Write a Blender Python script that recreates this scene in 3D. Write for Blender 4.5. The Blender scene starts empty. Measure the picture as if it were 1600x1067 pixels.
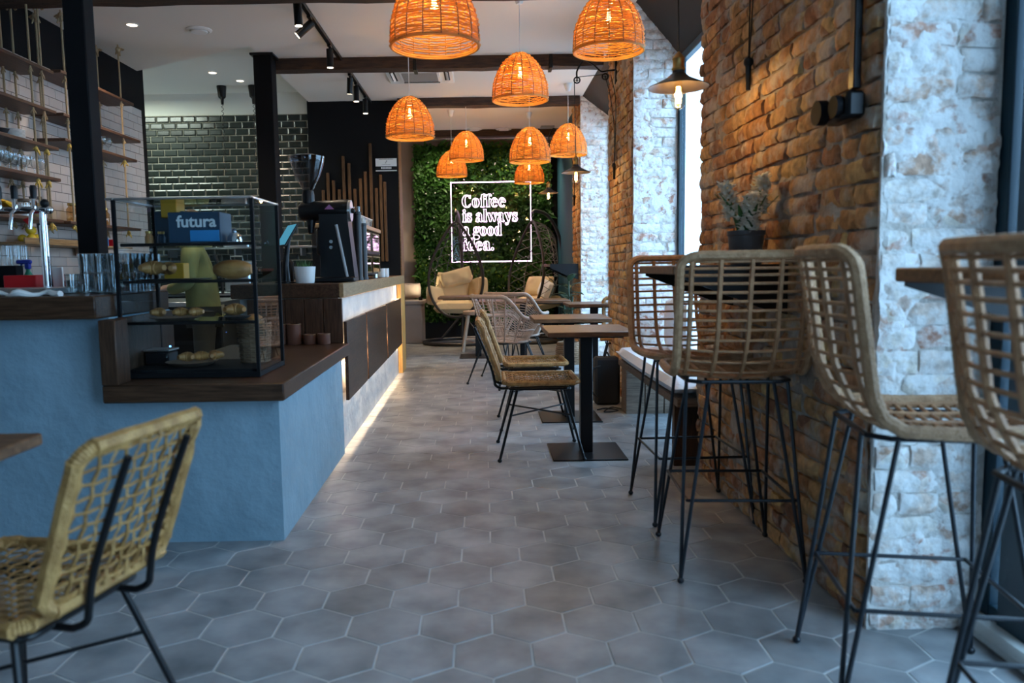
import bpy, bmesh, math, random
from mathutils import Vector, Matrix, Euler
random.seed(7)
C = bpy.context.scene.collection
sc = bpy.context.scene
PI = math.pi
R = math.radians

# ------------------------------------------------------------ camera
H = 1.17
F = 1200.0
PITCH = math.atan(117.5 / F)
cd = bpy.data.cameras.new('camera')
cam = bpy.data.objects.new('camera', cd)
C.objects.link(cam)
CAMROT = Matrix.Rotation(PI / 2 - PITCH, 3, 'X') @ Matrix.Rotation(-0.016, 3, 'Z')
cam.rotation_euler = CAMROT.to_euler()
cam.location = (0, 0, H)
cd.sensor_width = 36
cd.lens = F / 1600 * 36
cd.shift_x = 43 / 1600
cd.clip_start = 0.05
cd.dof.use_dof = True
cd.dof.focus_distance = 6.3
cd.dof.aperture_fstop = 2.6
sc.camera = cam

# ------------------------------------------------------------ world and exposure
sc.view_settings.view_transform = 'Standard'
sc.view_settings.look = 'None'
sc.view_settings.gamma = 1
sc.view_settings.use_curve_mapping = False
sc.view_settings.exposure = 0.0
w = bpy.data.worlds.new('sky'); sc.world = w; w.use_nodes = True
bg = w.node_tree.nodes['Background']
bg.inputs['Color'].default_value = (0.39, 0.68, 1.0, 1)
bg.inputs['Strength'].default_value = 8.3

def area_light(name, loc, rot, sx, sy, power, color, portal=False, spread=None):
    l = bpy.data.lights.new(name, 'AREA'); l.shape = 'RECTANGLE'; l.size = sx; l.size_y = sy
    l.energy = power; l.color = color
    if spread: l.spread = spread
    if portal: l.cycles.is_portal = True
    o = bpy.data.objects.new(name, l); C.objects.link(o)
    o.location = loc; o.rotation_euler = rot
    return o
# light portals in the window openings (they only guide the sampling of the sky)
area_light('window_portal', (1.68, 0.65, 1.45), (0, PI / 2, 0), 2.9, 3.3, 1, (1, 1, 1), True)
area_light('window_portal', (1.68, 5.25, 1.45), (0, PI / 2, 0), 2.9, 1.95, 1, (1, 1, 1), True)
area_light('window_portal', (1.68, 8.43, 1.45), (0, PI / 2, 0), 2.9, 2.15, 1, (1, 1, 1), True)
area_light('window_portal', (-1.05, -2.62, 1.75), (-PI / 2, 0, 0), .9, 1.0, 1, (1, 1, 1), True)

def P(px, py, Y):
    """world point seen at photograph pixel (px, py) lying in the plane y = Y"""
    d = CAMROT @ Vector(((px - 757) / F, -(py - 533.5) / F, -1))
    return Vector((0, 0, H)) + d * (Y / d.y)
def PX(px, py, X):
    d = CAMROT @ Vector(((px - 757) / F, -(py - 533.5) / F, -1))
    return Vector((0, 0, H)) + d * (X / d.x)
def PZ(px, py, Z):
    d = CAMROT @ Vector(((px - 757) / F, -(py - 533.5) / F, -1))
    return Vector((0, 0, H)) + d * ((Z - H) / d.z)

# ------------------------------------------------------------ materials
MATS = {}
def mat(name, color, rough=0.5, metal=0.0, color2=None, nscale=5.0, nfac=(0.35, 0.65), bump=0.0, bscale=30.0,
        stretch=None, trans=0.0, spec=0.5, rand=0.0, coat=0.0, space='Object', sheen=0.0, translucent=None, detail=4.0):
    if name in MATS: return MATS[name]
    m = bpy.data.materials.new(name); m.use_nodes = True
    nt = m.node_tree; N = nt.nodes; L = nt.links
    b = N['Principled BSDF']
    b.inputs['Base Color'].default_value = (*color, 1)
    b.inputs['Roughness'].default_value = rough
    b.inputs['Metallic'].default_value = metal
    b.inputs['Specular IOR Level'].default_value = spec
    b.inputs['Coat Weight'].default_value = coat
    b.inputs['Transmission Weight'].default_value = trans
    b.inputs['Sheen Weight'].default_value = sheen
    vec = None
    def coords():
        nonlocal vec
        if vec: return vec
        if space == 'World':
            g = N.new('ShaderNodeNewGeometry'); out = g.outputs['Position']
        else:
            t = N.new('ShaderNodeTexCoord'); out = t.outputs['Object']
        if stretch:
            mp = N.new('ShaderNodeMapping'); mp.inputs['Scale'].default_value = stretch
            L.new(out, mp.inputs['Vector']); out = mp.outputs['Vector']
        vec = out
        return out
    col = None
    if color2 is not None:
        n = N.new('ShaderNodeTexNoise'); n.inputs['Scale'].default_value = nscale; n.inputs['Detail'].default_value = detail
        L.new(coords(), n.inputs['Vector'])
        mr = N.new('ShaderNodeMapRange'); mr.inputs['From Min'].default_value = nfac[0]; mr.inputs['From Max'].default_value = nfac[1]
        L.new(n.outputs['Fac'], mr.inputs['Value'])
        mx = N.new('ShaderNodeMix'); mx.data_type = 'RGBA'
        mx.inputs[6].default_value = (*color, 1); mx.inputs[7].default_value = (*color2, 1)
        L.new(mr.outputs['Result'], mx.inputs[0]); col = mx.outputs[2]
    if rand > 0:
        oi = N.new('ShaderNodeObjectInfo')
        mr = N.new('ShaderNodeMapRange'); mr.inputs['To Min'].default_value = 1 - rand; mr.inputs['To Max'].default_value = 1 + rand
        L.new(oi.outputs['Random'], mr.inputs['Value'])
        hv = N.new('ShaderNodeHueSaturation')
        if col: L.new(col, hv.inputs['Color'])
        else: hv.inputs['Color'].default_value = (*color, 1)
        L.new(mr.outputs['Result'], hv.inputs['Value']); col = hv.outputs['Color']
    if col: L.new(col, b.inputs['Base Color'])
    if bump > 0:
        n2 = N.new('ShaderNodeTexNoise'); n2.inputs['Scale'].default_value = bscale; n2.inputs['Detail'].default_value = 5
        L.new(coords(), n2.inputs['Vector'])
        bp = N.new('ShaderNodeBump'); bp.inputs['Strength'].default_value = bump; bp.inputs['Distance'].default_value = 0.02
        L.new(n2.outputs['Fac'], bp.inputs['Height']); L.new(bp.outputs['Normal'], b.inputs['Normal'])
    if translucent:
        tr = N.new('ShaderNodeBsdfTranslucent'); tr.inputs['Color'].default_value = (*translucent, 1)
        ms = N.new('ShaderNodeMixShader'); ms.inputs[0].default_value = 0.5
        L.new(b.outputs[0], ms.inputs[1]); L.new(tr.outputs[0], ms.inputs[2])
        L.new(ms.outputs[0], N['Material Output'].inputs['Surface'])
    MATS[name] = m
    return m

def emit(name, color, strength):
    if name in MATS: return MATS[name]
    m = bpy.data.materials.new(name); m.use_nodes = True
    nt = m.node_tree
    nt.nodes.remove(nt.nodes['Principled BSDF'])
    e = nt.nodes.new('ShaderNodeEmission'); e.inputs[0].default_value = (*color, 1); e.inputs[1].default_value = strength
    nt.links.new(e.outputs[0], nt.nodes['Material Output'].inputs[0])
    MATS[name] = m
    return m

def glass(name, tint=(1, 1, 1), base=0.04, gloss=1.0, rough=0.02, ior=1.45):
    if name in MATS: return MATS[name]
    m = bpy.data.materials.new(name); m.use_nodes = True
    nt = m.node_tree; N = nt.nodes; L = nt.links
    N.remove(N['Principled BSDF'])
    tr = N.new('ShaderNodeBsdfTransparent'); tr.inputs[0].default_value = (*tint, 1)
    gl = N.new('ShaderNodeBsdfGlossy'); gl.inputs['Roughness'].default_value = rough
    lw = N.new('ShaderNodeLayerWeight'); lw.inputs['Blend'].default_value = .5
    fr = N.new('ShaderNodeMath'); fr.operation = 'POWER'; fr.inputs[1].default_value = 4.0
    L.new(lw.outputs['Facing'], fr.inputs[0])
    ma = N.new('ShaderNodeMath'); ma.operation = 'MULTIPLY_ADD'; ma.use_clamp = True
    ma.inputs[1].default_value = gloss; ma.inputs[2].default_value = base
    L.new(fr.outputs[0], ma.inputs[0])
    mx = N.new('ShaderNodeMixShader')
    L.new(ma.outputs[0], mx.inputs[0]); L.new(tr.outputs[0], mx.inputs[1]); L.new(gl.outputs[0], mx.inputs[2])
    L.new(mx.outputs[0], N['Material Output'].inputs['Surface'])
    MATS[name] = m
    return m

def brick_mat(name, cols, lime, limecol, lime_lo, lime_hi, lscale=4.0):
    m = bpy.data.materials.new(name); m.use_nodes = True
    nt = m.node_tree; N = nt.nodes; L = nt.links; b = N['Principled BSDF']
    g = N.new('ShaderNodeNewGeometry')
    oi = N.new('ShaderNodeObjectInfo')
    rp = N.new('ShaderNodeValToRGB'); rp.color_ramp.interpolation = 'LINEAR'
    els = rp.color_ramp.elements
    for i, c in enumerate(cols):
        if i < 2: e = els[i]; e.position = i / (len(cols) - 1)
        else: e = els.new(i / (len(cols) - 1))
    for i, e in enumerate(sorted(els, key=lambda q: q.position)): pass
    for i, c in enumerate(cols):
        els[i].position = i / (len(cols) - 1)
        els[i].color = (*c, 1)
    # stuff meshes have one object random, so blend with a coarse world noise
    vo = N.new('ShaderNodeTexVoronoi'); vo.inputs['Scale'].default_value = 7
    L.new(g.outputs['Position'], vo.inputs['Vector'])
    ad = N.new('ShaderNodeMath'); ad.operation = 'ADD'; L.new(oi.outputs['Random'], ad.inputs[0])
    sp = N.new('ShaderNodeSeparateColor'); L.new(vo.outputs['Color'], sp.inputs[0]); 
    ml = N.new('ShaderNodeMath'); ml.operation = 'MULTIPLY'; ml.inputs[1].default_value = 0.5
    L.new(sp.outputs[0], ml.inputs[0]); L.new(ml.outputs[0], ad.inputs[1])
    fr = N.new('ShaderNodeMath'); fr.operation = 'FRACT'; L.new(ad.outputs[0], fr.inputs[0])
    L.new(fr.outputs[0], rp.inputs['Fac'])
    # grain
    n1 = N.new('ShaderNodeTexNoise'); n1.inputs['Scale'].default_value = 28; n1.inputs['Detail'].default_value = 6
    L.new(g.outputs['Position'], n1.inputs['Vector'])
    mr = N.new('ShaderNodeMapRange'); mr.inputs['From Min'].default_value = .3; mr.inputs['From Max'].default_value = .7
    mr.inputs['To Min'].default_value = .62; mr.inputs['To Max'].default_value = 1.3
    L.new(n1.outputs['Fac'], mr.inputs['Value'])
    hv = N.new('ShaderNodeHueSaturation'); L.new(rp.outputs['Color'], hv.inputs['Color']); L.new(mr.outputs[0], hv.inputs['Value'])
    # lime residue
    n2 = N.new('ShaderNodeTexNoise'); n2.inputs['Scale'].default_value = lscale; n2.inputs['Detail'].default_value = 9; n2.inputs['Roughness'].default_value = .65
    L.new(g.outputs['Position'], n2.inputs['Vector'])
    m2 = N.new('ShaderNodeMapRange'); m2.inputs['From Min'].default_value = lime_lo; m2.inputs['From Max'].default_value = lime_hi
    m2.inputs['To Max'].default_value = lime
    L.new(n2.outputs['Fac'], m2.inputs['Value'])
    mx = N.new('ShaderNodeMix'); mx.data_type = 'RGBA'; mx.inputs[7].default_value = (*limecol, 1)
    L.new(m2.outputs[0], mx.inputs[0]); L.new(hv.outputs[0], mx.inputs[6]); L.new(mx.outputs[2], b.inputs['Base Color'])
    b.inputs['Roughness'].default_value = .85
    b.inputs['Specular IOR Level'].default_value = .25
    bp = N.new('ShaderNodeBump'); bp.inputs['Strength'].default_value = .6; bp.inputs['Distance'].default_value = .012
    n3 = N.new('ShaderNodeTexNoise'); n3.inputs['Scale'].default_value = 45; n3.inputs['Detail'].default_value = 8
    L.new(g.outputs['Position'], n3.inputs['Vector'])
    L.new(n3.outputs['Fac'], bp.inputs['Height']); L.new(bp.outputs['Normal'], b.inputs['Normal'])
    MATS[name] = m
    return m

M = {}
M['brick'] = brick_mat('old_brick', [(.29, .125, .05), (.46, .245, .10), (.52, .31, .14), (.36, .155, .065), (.57, .38, .16), (.23, .10, .055), (.44, .22, .11)], .8, (.48, .42, .36), .49, .62, 6)
M['limed'] = brick_mat('limewashed_brick', [(.62, .54, .48), (.72, .66, .6), (.5, .30, .2), (.70, .63, .56), (.66, .60, .50), (.45, .22, .15)], .93, (.78, .77, .75), .42, .56, 12)
M['lime_rev'] = brick_mat('lime_whitewash', [(.42, .20, .14), (.55, .42, .34), (.50, .30, .22), (.60, .52, .46)], .96, (.76, .75, .73), .40, .50, 15)
M['mortar'] = mat('lime_mortar', (.24, .19, .15), .95, color2=(.44, .385, .33), nscale=9, bump=.7, bscale=40, space='World')
M['mortar_white'] = mat('whitewashed_mortar', (.66, .64, .61), .95, color2=(.48, .43, .38), nscale=14, bump=.7, bscale=40, space='World')
M['ceiling'] = mat('ceiling_paint', (.75, .70, .64), .9, space='World', bump=.05, bscale=6)
M['kitchen_ceiling'] = mat('kitchen_ceiling_paint', (.72, .72, .66), .9)
M['beam'] = mat('old_beam', (.028, .014, .009), .75, color2=(.07, .033, .018), nscale=6, stretch=(1.2, 8, 8), bump=.5, bscale=20)
M['black_paint'] = mat('black_paint', (.007, .007, .008), .7, spec=.12)
M['soffit'] = mat('dark_soffit_paint', (.028, .025, .023), .8)
M['black_metal'] = mat('black_metal', (.006, .006, .007), .35, spec=.28)
M['blue_metal'] = mat('dark_powder_coat', (.008, .012, .018), .35, spec=.4)
M['steel'] = mat('brushed_steel', (.62, .62, .62), .28, 1)
M['chrome'] = mat('chrome', (.8, .8, .82), .1, 1)
M['brass'] = mat('aged_brass', (.45, .28, .09), .35, 1)
M['white_plastic'] = mat('white_plastic', (.78, .78, .76), .45)
M['grey_plastic'] = mat('grey_plastic', (.32, .32, .32), .5)
M['plaster_blue'] = mat('blue_plaster', (.20, .305, .37), .6, color2=(.24, .355, .425), nscale=3, bump=1.0, bscale=7, space='World', detail=9)
M['plaster_grey'] = mat('grey_plaster', (.44, .43, .42), .5, color2=(.56, .54, .51), nscale=4, bump=.7, bscale=6, space='World', detail=8)
M['taupe'] = mat('taupe_concrete', (.30, .24, .205), .8, color2=(.35, .285, .245), nscale=2.5, space='World', bump=.1)
M['teal_wall'] = mat('teal_wall_paint', (.016, .085, .12), .6)
M['grout'] = mat('pale_grout', (.52, .52, .50), .8, color2=(.40, .40, .39), nscale=6, space='World')
M['tile_hex'] = mat('concrete_hex_tile', (.155, .165, .175), .42, color2=(.335, .345, .352), nscale=5.0, nfac=(.32, .68), bump=.06, bscale=16, space='World', rand=.13, detail=9, spec=.45)
M['wood_dark'] = mat('dark_walnut', (.030, .014, .008), .32, color2=(.085, .042, .022), nscale=4, nfac=(.3, .7), stretch=(2, 22, 22), bump=.12, bscale=9, spec=.22)
M['wood_dark_v'] = mat('dark_walnut_upright', (.030, .015, .009), .4, color2=(.08, .04, .022), nscale=4, nfac=(.3, .7), stretch=(22, 22, 2), bump=.12, bscale=9, spec=.22)
M['wood_dark_y'] = mat('dark_walnut_lengthwise', (.030, .014, .008), .35, color2=(.085, .042, .022), nscale=4, nfac=(.3, .7), stretch=(22, 2, 22), bump=.12, bscale=9, spec=.22)
M['wood_mid'] = mat('brown_oak', (.13, .065, .03), .4, color2=(.26, .145, .07), nscale=4, nfac=(.3, .7), stretch=(2, 20, 20), bump=.12, bscale=9, spec=.22)
M['wood_fascia'] = mat('weathered_oak', (.20, .125, .06), .45, color2=(.33, .22, .11), nscale=4, nfac=(.3, .7), stretch=(22, 2, 22), bump=.12, bscale=9, spec=.22)
M['wood_post'] = mat('orange_pine', (.42, .20, .05), .45, color2=(.62, .36, .11), nscale=4, nfac=(.3, .7), stretch=(18, 18, 2), bump=.1)
M['wood_shelf'] = mat('shelf_wood', (.05, .021, .011), .5, color2=(.10, .044, .022), nscale=4, stretch=(20, 2, 20))
M['wood_pale'] = mat('pale_birch', (.50, .36, .25), .55, color2=(.60, .45, .33), nscale=4, stretch=(14, 14, 2))
M['wood_bench'] = mat('bench_timber', (.10, .065, .042), .6, color2=(.19, .13, .09), nscale=4, stretch=(2, 22, 22), bump=.15)
M['rope'] = mat('jute_rope', (.42, .30, .17), .9, bump=.5, bscale=120)
M['rope_lit'] = mat('yellow_lit_knot', (.72, .47, .11), .9, bump=.4, bscale=80)  # rope knots with the yellow light on them put into the colour
M['rattan'] = mat('rattan', (.28, .13, .055), .5, color2=(.43, .22, .10), nscale=26, bump=.35, bscale=160)
M['rattan_pale'] = mat('pale_rattan', (.36, .235, .165), .5, color2=(.45, .31, .225), nscale=24, bump=.3, bscale=150)
M['rattan_wrap'] = mat('wrapped_rattan', (.36, .19, .088), .5, color2=(.50, .29, .15), nscale=40, bump=.5, bscale=180)
M['cane'] = mat('golden_cane', (.29, .14, .036), .5, color2=(.47, .255, .08), nscale=30, bump=.4, bscale=150)
M['shade'] = mat('lamp_rattan', (.62, .37, .11), .6, color2=(.33, .20, .08), nscale=18, nfac=(.45, .72), translucent=(1.0, .56, .07))
M['shade_rib'] = mat('lamp_rattan_rib', (.25, .14, .06), .6)
M['filament'] = emit('glowing_filament', (1.0, .62, .22), 60)
M['filament_far'] = emit('glowing_filament_small', (1.0, .66, .30), 40)
M['bulb_glass'] = glass('bulb_glass', (1, .93, .8), .03, .8)
M['downlight'] = emit('downlight_lens', (1, .80, .58), 9)
M['neon'] = emit('white_pink_neon', (1.0, .62, .95), 8.0)
M['led_warm'] = emit('warm_led', (1.0, .72, .42), 6)
M['blue_led'] = emit('blue_led', (.08, .25, 1), 12)
M['screen'] = emit('lit_screen', (.10, .42, .62), .7)
M['pane'] = glass('clear_pane', (.98, .99, 1), .02, .5, .0)
M['case_glass'] = glass('display_case_glass', (.80, .87, .90), .03, 1.2, .01)
M['tumbler'] = glass('tumbler_glass', (.93, .97, .98), .13, 1.5, .03)
M['hopper'] = glass('hopper_plastic', (.50, .50, .54), .06, 1.4, .05)
M['acrylic'] = glass('acrylic_sheet', (.90, .90, .90), .01, .7, .02)
M['cushion_white'] = mat('white_linen', (.70, .72, .76), .9, bump=.25, bscale=60)
M['cushion_cream'] = mat('cream_cotton', (.68, .52, .30), .9, bump=.35, bscale=12)
M['fabric_dark'] = mat('dark_fabric', (.02, .02, .022), .9)
M['terracotta'] = mat('brown_terracotta', (.12, .045, .025), .6)
M['leaf'] = mat('leaf_green', (.035, .12, .03), .5, color2=(.07, .19, .04), nscale=8, spec=.4)
M['leaf_dark'] = mat('leaf_dark', (.012, .03, .014), .35, color2=(.03, .06, .03), nscale=5)
M['pot_grey'] = mat('dark_grey_pot', (.065, .065, .07), .5)
M['flower'] = mat('white_hyacinth', (.82, .78, .66), .7)
M['red'] = mat('red_plastic', (.55, .008, .012), .4)
M['blue'] = mat('blue_plastic', (.015, .04, .33), .4)
M['green'] = mat('green_plastic', (.01, .22, .12), .4)
M['yellow'] = mat('yellow_card', (.62, .30, .012), .6)
M['sky_blue'] = mat('bright_blue_card', (.02, .24, .52), .5)
M['navy'] = mat('navy_card', (.012, .045, .085), .5)
M['paper'] = mat('white_paper', (.8, .79, .76), .7)
M['banana'] = mat('banana_skin', (.72, .42, .02), .5)
M['lemon'] = mat('lemon_skin', (.75, .52, .03), .45)
M['lime'] = mat('lime_skin', (.38, .50, .03), .45)
M['pineapple'] = mat('pineapple_skin', (.24, .12, .02), .7, color2=(.45, .24, .03), nscale=30, bump=.8, bscale=60)
M['bread'] = mat('baked_crust', (.30, .10, .022), .5, color2=(.58, .27, .075), nscale=9, bump=.3)
M['grain'] = mat('dry_grain', (.55, .36, .14), .8, color2=(.35, .2, .07), nscale=60)
M['wicker'] = mat('brown_wicker', (.17, .09, .045), .6, color2=(.26, .15, .08), nscale=20, bump=.3, bscale=90)
M['tile_white'] = mat('white_wall_tile', (.56, .49, .44), .25, rand=.05, space='World')
M['tile_black'] = mat('black_metro_tile', (.014, .02, .018), .27, rand=.25, spec=.6)
M['grout_cream'] = mat('cream_grout', (.36, .33, .26), .8)
M['grout_dark'] = mat('dark_grout', (.10, .09, .085), .8)
M['brown_metal'] = mat('brown_lamp_enamel', (.030, .022, .02), .4)
M['lamp_in'] = mat('lamp_inner_enamel', (.12, .08, .05), .45)
M['egg_metal'] = mat('egg_chair_frame_paint', (.035, .03, .027), .4)
M['grey_cord'] = mat('pale_grey_cord', (.48, .50, .52), .7)
M['skin'] = mat('skin', (.58, .34, .24), .5)
M['olive'] = mat('olive_jacket', (.25, .26, .09), .9, color2=(.17, .18, .065), nscale=6, bump=.3, bscale=9)
M['hair'] = mat('brown_hair', (.05, .025, .012), .6)
M['trousers'] = mat('grey_trousers', (.10, .10, .09), .9)
M['apron'] = mat('black_apron', (.02, .022, .025), .8)
M['pavement'] = mat('pavement', (.42, .43, .44), .8, color2=(.5, .5, .5), nscale=2, space='World')

# ------------------------------------------------------------ mesh builder
class MB:
    def __init__(s): s.v = []; s.f = []; s.fm = []; s.mi = 0
    def add(s, vs, fs):
        o = len(s.v); s.v += [tuple(q) for q in vs]
        for f in fs: s.f.append(tuple(o + i for i in f)); s.fm.append(s.mi)
    def box(s, c, d, rot=None, ch=0.0):
        """box of centre c and size d, edges chamfered by ch"""
        x, y, z = d[0] / 2, d[1] / 2, d[2] / 2
        c = Vector(c); Rm = (rot if isinstance(rot, Matrix) else Euler(rot).to_matrix()) if rot is not None else None
        if ch <= 0:
            vs = [Vector((a, b, e)) for a in (-x, x) for b in (-y, y) for e in (-z, z)]
            fs = [(0, 1, 3, 2), (4, 6, 7, 5), (0, 4, 5, 1), (2, 3, 7, 6), (0, 2, 6, 4), (1, 5, 7, 3)]
        else:
            ch = min(ch, x * .9, y * .9, z * .9)
            vs = []; ids = {}
            for a in (-1, 1):
                for b in (-1, 1):
                    for e in (-1, 1):
                        for k in range(3):
                            q = [a * (x - ch), b * (y - ch), e * (z - ch)]
                            q[k] = (a * x, b * y, e * z)[k]
                            ids[(a, b, e, k)] = len(vs); vs.append(Vector(q))
            fs = []
            for k in range(3):
                i, j = (k + 1) % 3, (k + 2) % 3
                for sg in (-1, 1):
                    q = []
                    for (p, r) in ((-1, -1), (1, -1), (1, 1), (-1, 1)):
                        t = [0, 0, 0]; t[k] = sg; t[i] = p; t[j] = r; q.append(ids[(*t, k)])
                    fs.append(tuple(q if sg > 0 else q[::-1]))
            for k in range(3):       # edges along axis k
                i, j = (k + 1) % 3, (k + 2) % 3
                for (p, r) in ((-1, -1), (1, -1), (1, 1), (-1, 1)):
                    t0 = [0, 0, 0]; t0[k] = -1; t0[i] = p; t0[j] = r
                    t1 = list(t0); t1[k] = 1
                    q = [ids[(*t0, i)], ids[(*t0, j)], ids[(*t1, j)], ids[(*t1, i)]]
                    if p * r > 0: q = q
                    else: q = q[::-1]
                    fs.append(tuple(q))
            for a in (-1, 1):
                for b in (-1, 1):
                    for e in (-1, 1):
                        q = (ids[(a, b, e, 0)], ids[(a, b, e, 1)], ids[(a, b, e, 2)])
                        fs.append(q if a * b * e > 0 else q[::-1])
        if Rm is not None: vs = [Rm @ q for q in vs]
        s.add([q + c for q in vs], fs)
        return s
    def quad(s, a, b, c, d): s.add([a, b, c, d], [(0, 1, 2, 3)]); return s
    def tube(s, path, r, n=6, closed=False, cap=True, flat=1.0):
        P_ = [Vector(p) for p in path]; m = len(P_)
        rr = r if isinstance(r, (list, tuple)) else [r] * m
        if closed: T = [(P_[(i + 1) % m] - P_[i - 1]).normalized() for i in range(m)]
        else: T = [(P_[min(i + 1, m - 1)] - P_[max(i - 1, 0)]).normalized() for i in range(m)]
        up = Vector((0, 0, 1)) if abs(T[0].z) < .9 else Vector((1, 0, 0))
        u = (up - T[0] * up.dot(T[0])).normalized(); vs = []
        for i in range(m):
            u = (u - T[i] * u.dot(T[i]))
            if u.length < 1e-6: u = T[i].orthogonal()
            u.normalize(); v = T[i].cross(u)
            for k in range(n):
                a = 2 * PI * k / n
                vs.append(P_[i] + (u * math.cos(a) * flat + v * math.sin(a)) * rr[i])
        fs = []
        for i in range(m if closed else m - 1):
            j = (i + 1) % m
            for k in range(n):
                l = (k + 1) % n
                fs.append((i * n + k, i * n + l, j * n + l, j * n + k))
        if cap and not closed:
            fs.append(tuple(range(n))[::-1]); fs.append(tuple((m - 1) * n + k for k in range(n)))
        s.add(vs, fs); return s
    def rod(s, a, b, r, n=8, r2=None):
        return s.tube([a, b], [r, r if r2 is None else r2], n)
    def lathe(s, prof, n=24, c=(0, 0, 0), M4=None, cap=False):
        vs = []; c = Vector(c)
        for (r, z) in prof:
            for k in range(n):
                a = 2 * PI * k / n; q = Vector((r * math.cos(a), r * math.sin(a), z))
                if M4 is not None: q = M4 @ q
                vs.append(q + c)
        fs = []
        for i in range(len(prof) - 1):
            for k in range(n):
                l = (k + 1) % n
                fs.append((i * n + k, i * n + l, (i + 1) * n + l, (i + 1) * n + k))
        if cap:
            fs.append(tuple(range(n))[::-1]); fs.append(tuple((len(prof) - 1) * n + k for k in range(n)))
        s.add(vs, fs); return s
    def ball(s, c, r, n=10, m=6, sc_=(1, 1, 1), rot=None):
        prof = [(math.sin(PI * i / m), -math.cos(PI * i / m)) for i in range(m + 1)]
        Rm = Matrix.Diagonal(Vector(sc_)) * r if not hasattr(r, 'x') else None
        Rm = Matrix(((sc_[0] * r, 0, 0), (0, sc_[1] * r, 0), (0, 0, sc_[2] * r)))
        if rot is not None: Rm = Euler(rot).to_matrix() @ Rm
        prof = [(max(a, .001), b) for a, b in prof]
        return s.lathe(prof, n, c, Rm)
    def build(s, name, material, parent=None, loc=None, smooth=True, angle=40):
        me = bpy.data.meshes.new(name); me.from_pydata(s.v, [], s.f)
        ms = material if isinstance(material, (list, tuple)) else [material]
        for q in ms: me.materials.append(q)
        if len(ms) > 1: me.polygons.foreach_set('material_index', s.fm)
        me.update()
        if len(me.polygons) < 30000:
            bm = bmesh.new(); bm.from_mesh(me); bmesh.ops.recalc_face_normals(bm, faces=bm.faces); bm.to_mesh(me); bm.free()
        if smooth:
            me.polygons.foreach_set('use_smooth', [True] * len(me.polygons))
            me.set_sharp_from_angle(angle=R(angle))
        o = bpy.data.objects.new(name, me); C.objects.link(o)
        if parent is not None: o.parent = parent
        if loc is not None: o.location = loc
        return o

def tag(o, label=None, cat=None, group=None, kind=None):
    if label: o['label'] = label
    if cat: o['category'] = cat
    if group: o['group'] = group
    if kind: o['kind'] = kind
    return o
def thing(name, label, cat, loc=(0, 0, 0), rz=0.0, group=None):
    o = bpy.data.objects.new(name, None); C.objects.link(o); o.empty_display_size = .05
    o.location = loc; o.rotation_euler = (0, 0, rz)
    return tag(o, label, cat, group)
def dup(root, loc, rz=0.0, label=None, group=None, scale=None):
    def cp(o, parent):
        c = o.copy(); C.objects.link(c); c.parent = parent
        for ch in list(o.children): cp(ch, c)
        return c
    r = cp(root, None); r.location = loc; r.rotation_euler = (0, 0, rz)
    if scale: r.scale = scale
    if label: r['label'] = label
    if group: r['group'] = group
    return r
def struct(name, mb, m, parent=None, **k):
    o = mb.build(name, m, parent, **k)
    if parent is None: o['kind'] = 'structure'
    return o
def single(name, mb, m, label, cat, group=None, **k):
    """a thing that is one mesh; its origin is moved to the middle of its base"""
    vs = mb.v
    x0 = min(v[0] for v in vs); x1 = max(v[0] for v in vs); y0 = min(v[1] for v in vs); y1 = max(v[1] for v in vs); z0 = min(v[2] for v in vs)
    b = ((x0 + x1) / 2, (y0 + y1) / 2, z0)
    mb.v = [(v[0] - b[0], v[1] - b[1], v[2] - b[2]) for v in vs]
    return tag(mb.build(name, m, None, loc=b, **k), label, cat, group)
def smooth_path(pts, n=6, closed=False):
    """Catmull-Rom"""
    pts = [Vector(p) for p in pts]; m = len(pts); out = []
    rng = range(m) if closed else range(m - 1)
    for i in rng:
        p1 = pts[i]; p2 = pts[(i + 1) % m]
        p0 = pts[i - 1] if (closed or i > 0) else p1 * 2 - p2
        p3 = pts[(i + 2) % m] if (closed or i + 2 < m) else p2 * 2 - p1
        for k in range(n):
            t = k / n
            out.append(.5 * ((2 * p1) + (p2 - p0) * t + (2 * p0 - 5 * p1 + 4 * p2 - p3) * t * t + (3 * p1 - p0 - 3 * p2 + p3) * t ** 3))
    if not closed: out.append(pts[-1])
    return out
def arc(cx, cz, r, a0, a1, n=10):
    return [(cx + r * math.cos(a0 + (a1 - a0) * i / n), cz + r * math.sin(a0 + (a1 - a0) * i / n)) for i in range(n + 1)]

def lettering(txt, size, m, parent, loc, rot=(PI / 2, 0, 0), offset=.0016, extrude=.001, name='lettering', align='CENTER'):
    cu = bpy.data.curves.new('tmp', 'FONT'); cu.body = txt; cu.size = size; cu.extrude = extrude; cu.offset = offset; cu.align_x = align; cu.resolution_u = 3
    t = bpy.data.objects.new('tmp', cu); C.objects.link(t)
    bpy.context.view_layer.update()
    me = bpy.data.meshes.new_from_object(t.evaluated_get(bpy.context.evaluated_depsgraph_get()))
    bpy.data.objects.remove(t); bpy.data.curves.remove(cu)
    me.name = name; me.materials.clear(); me.materials.append(m)
    o = bpy.data.objects.new(name, me); C.objects.link(o); o.parent = parent; o.location = loc; o.rotation_euler = rot
    return o
# ============================================================ STRUCTURE
CZ = 3.19            # ceiling height
XW = 1.20            # inner face of the brick piers
XR = 1.55            # window plane
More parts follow.
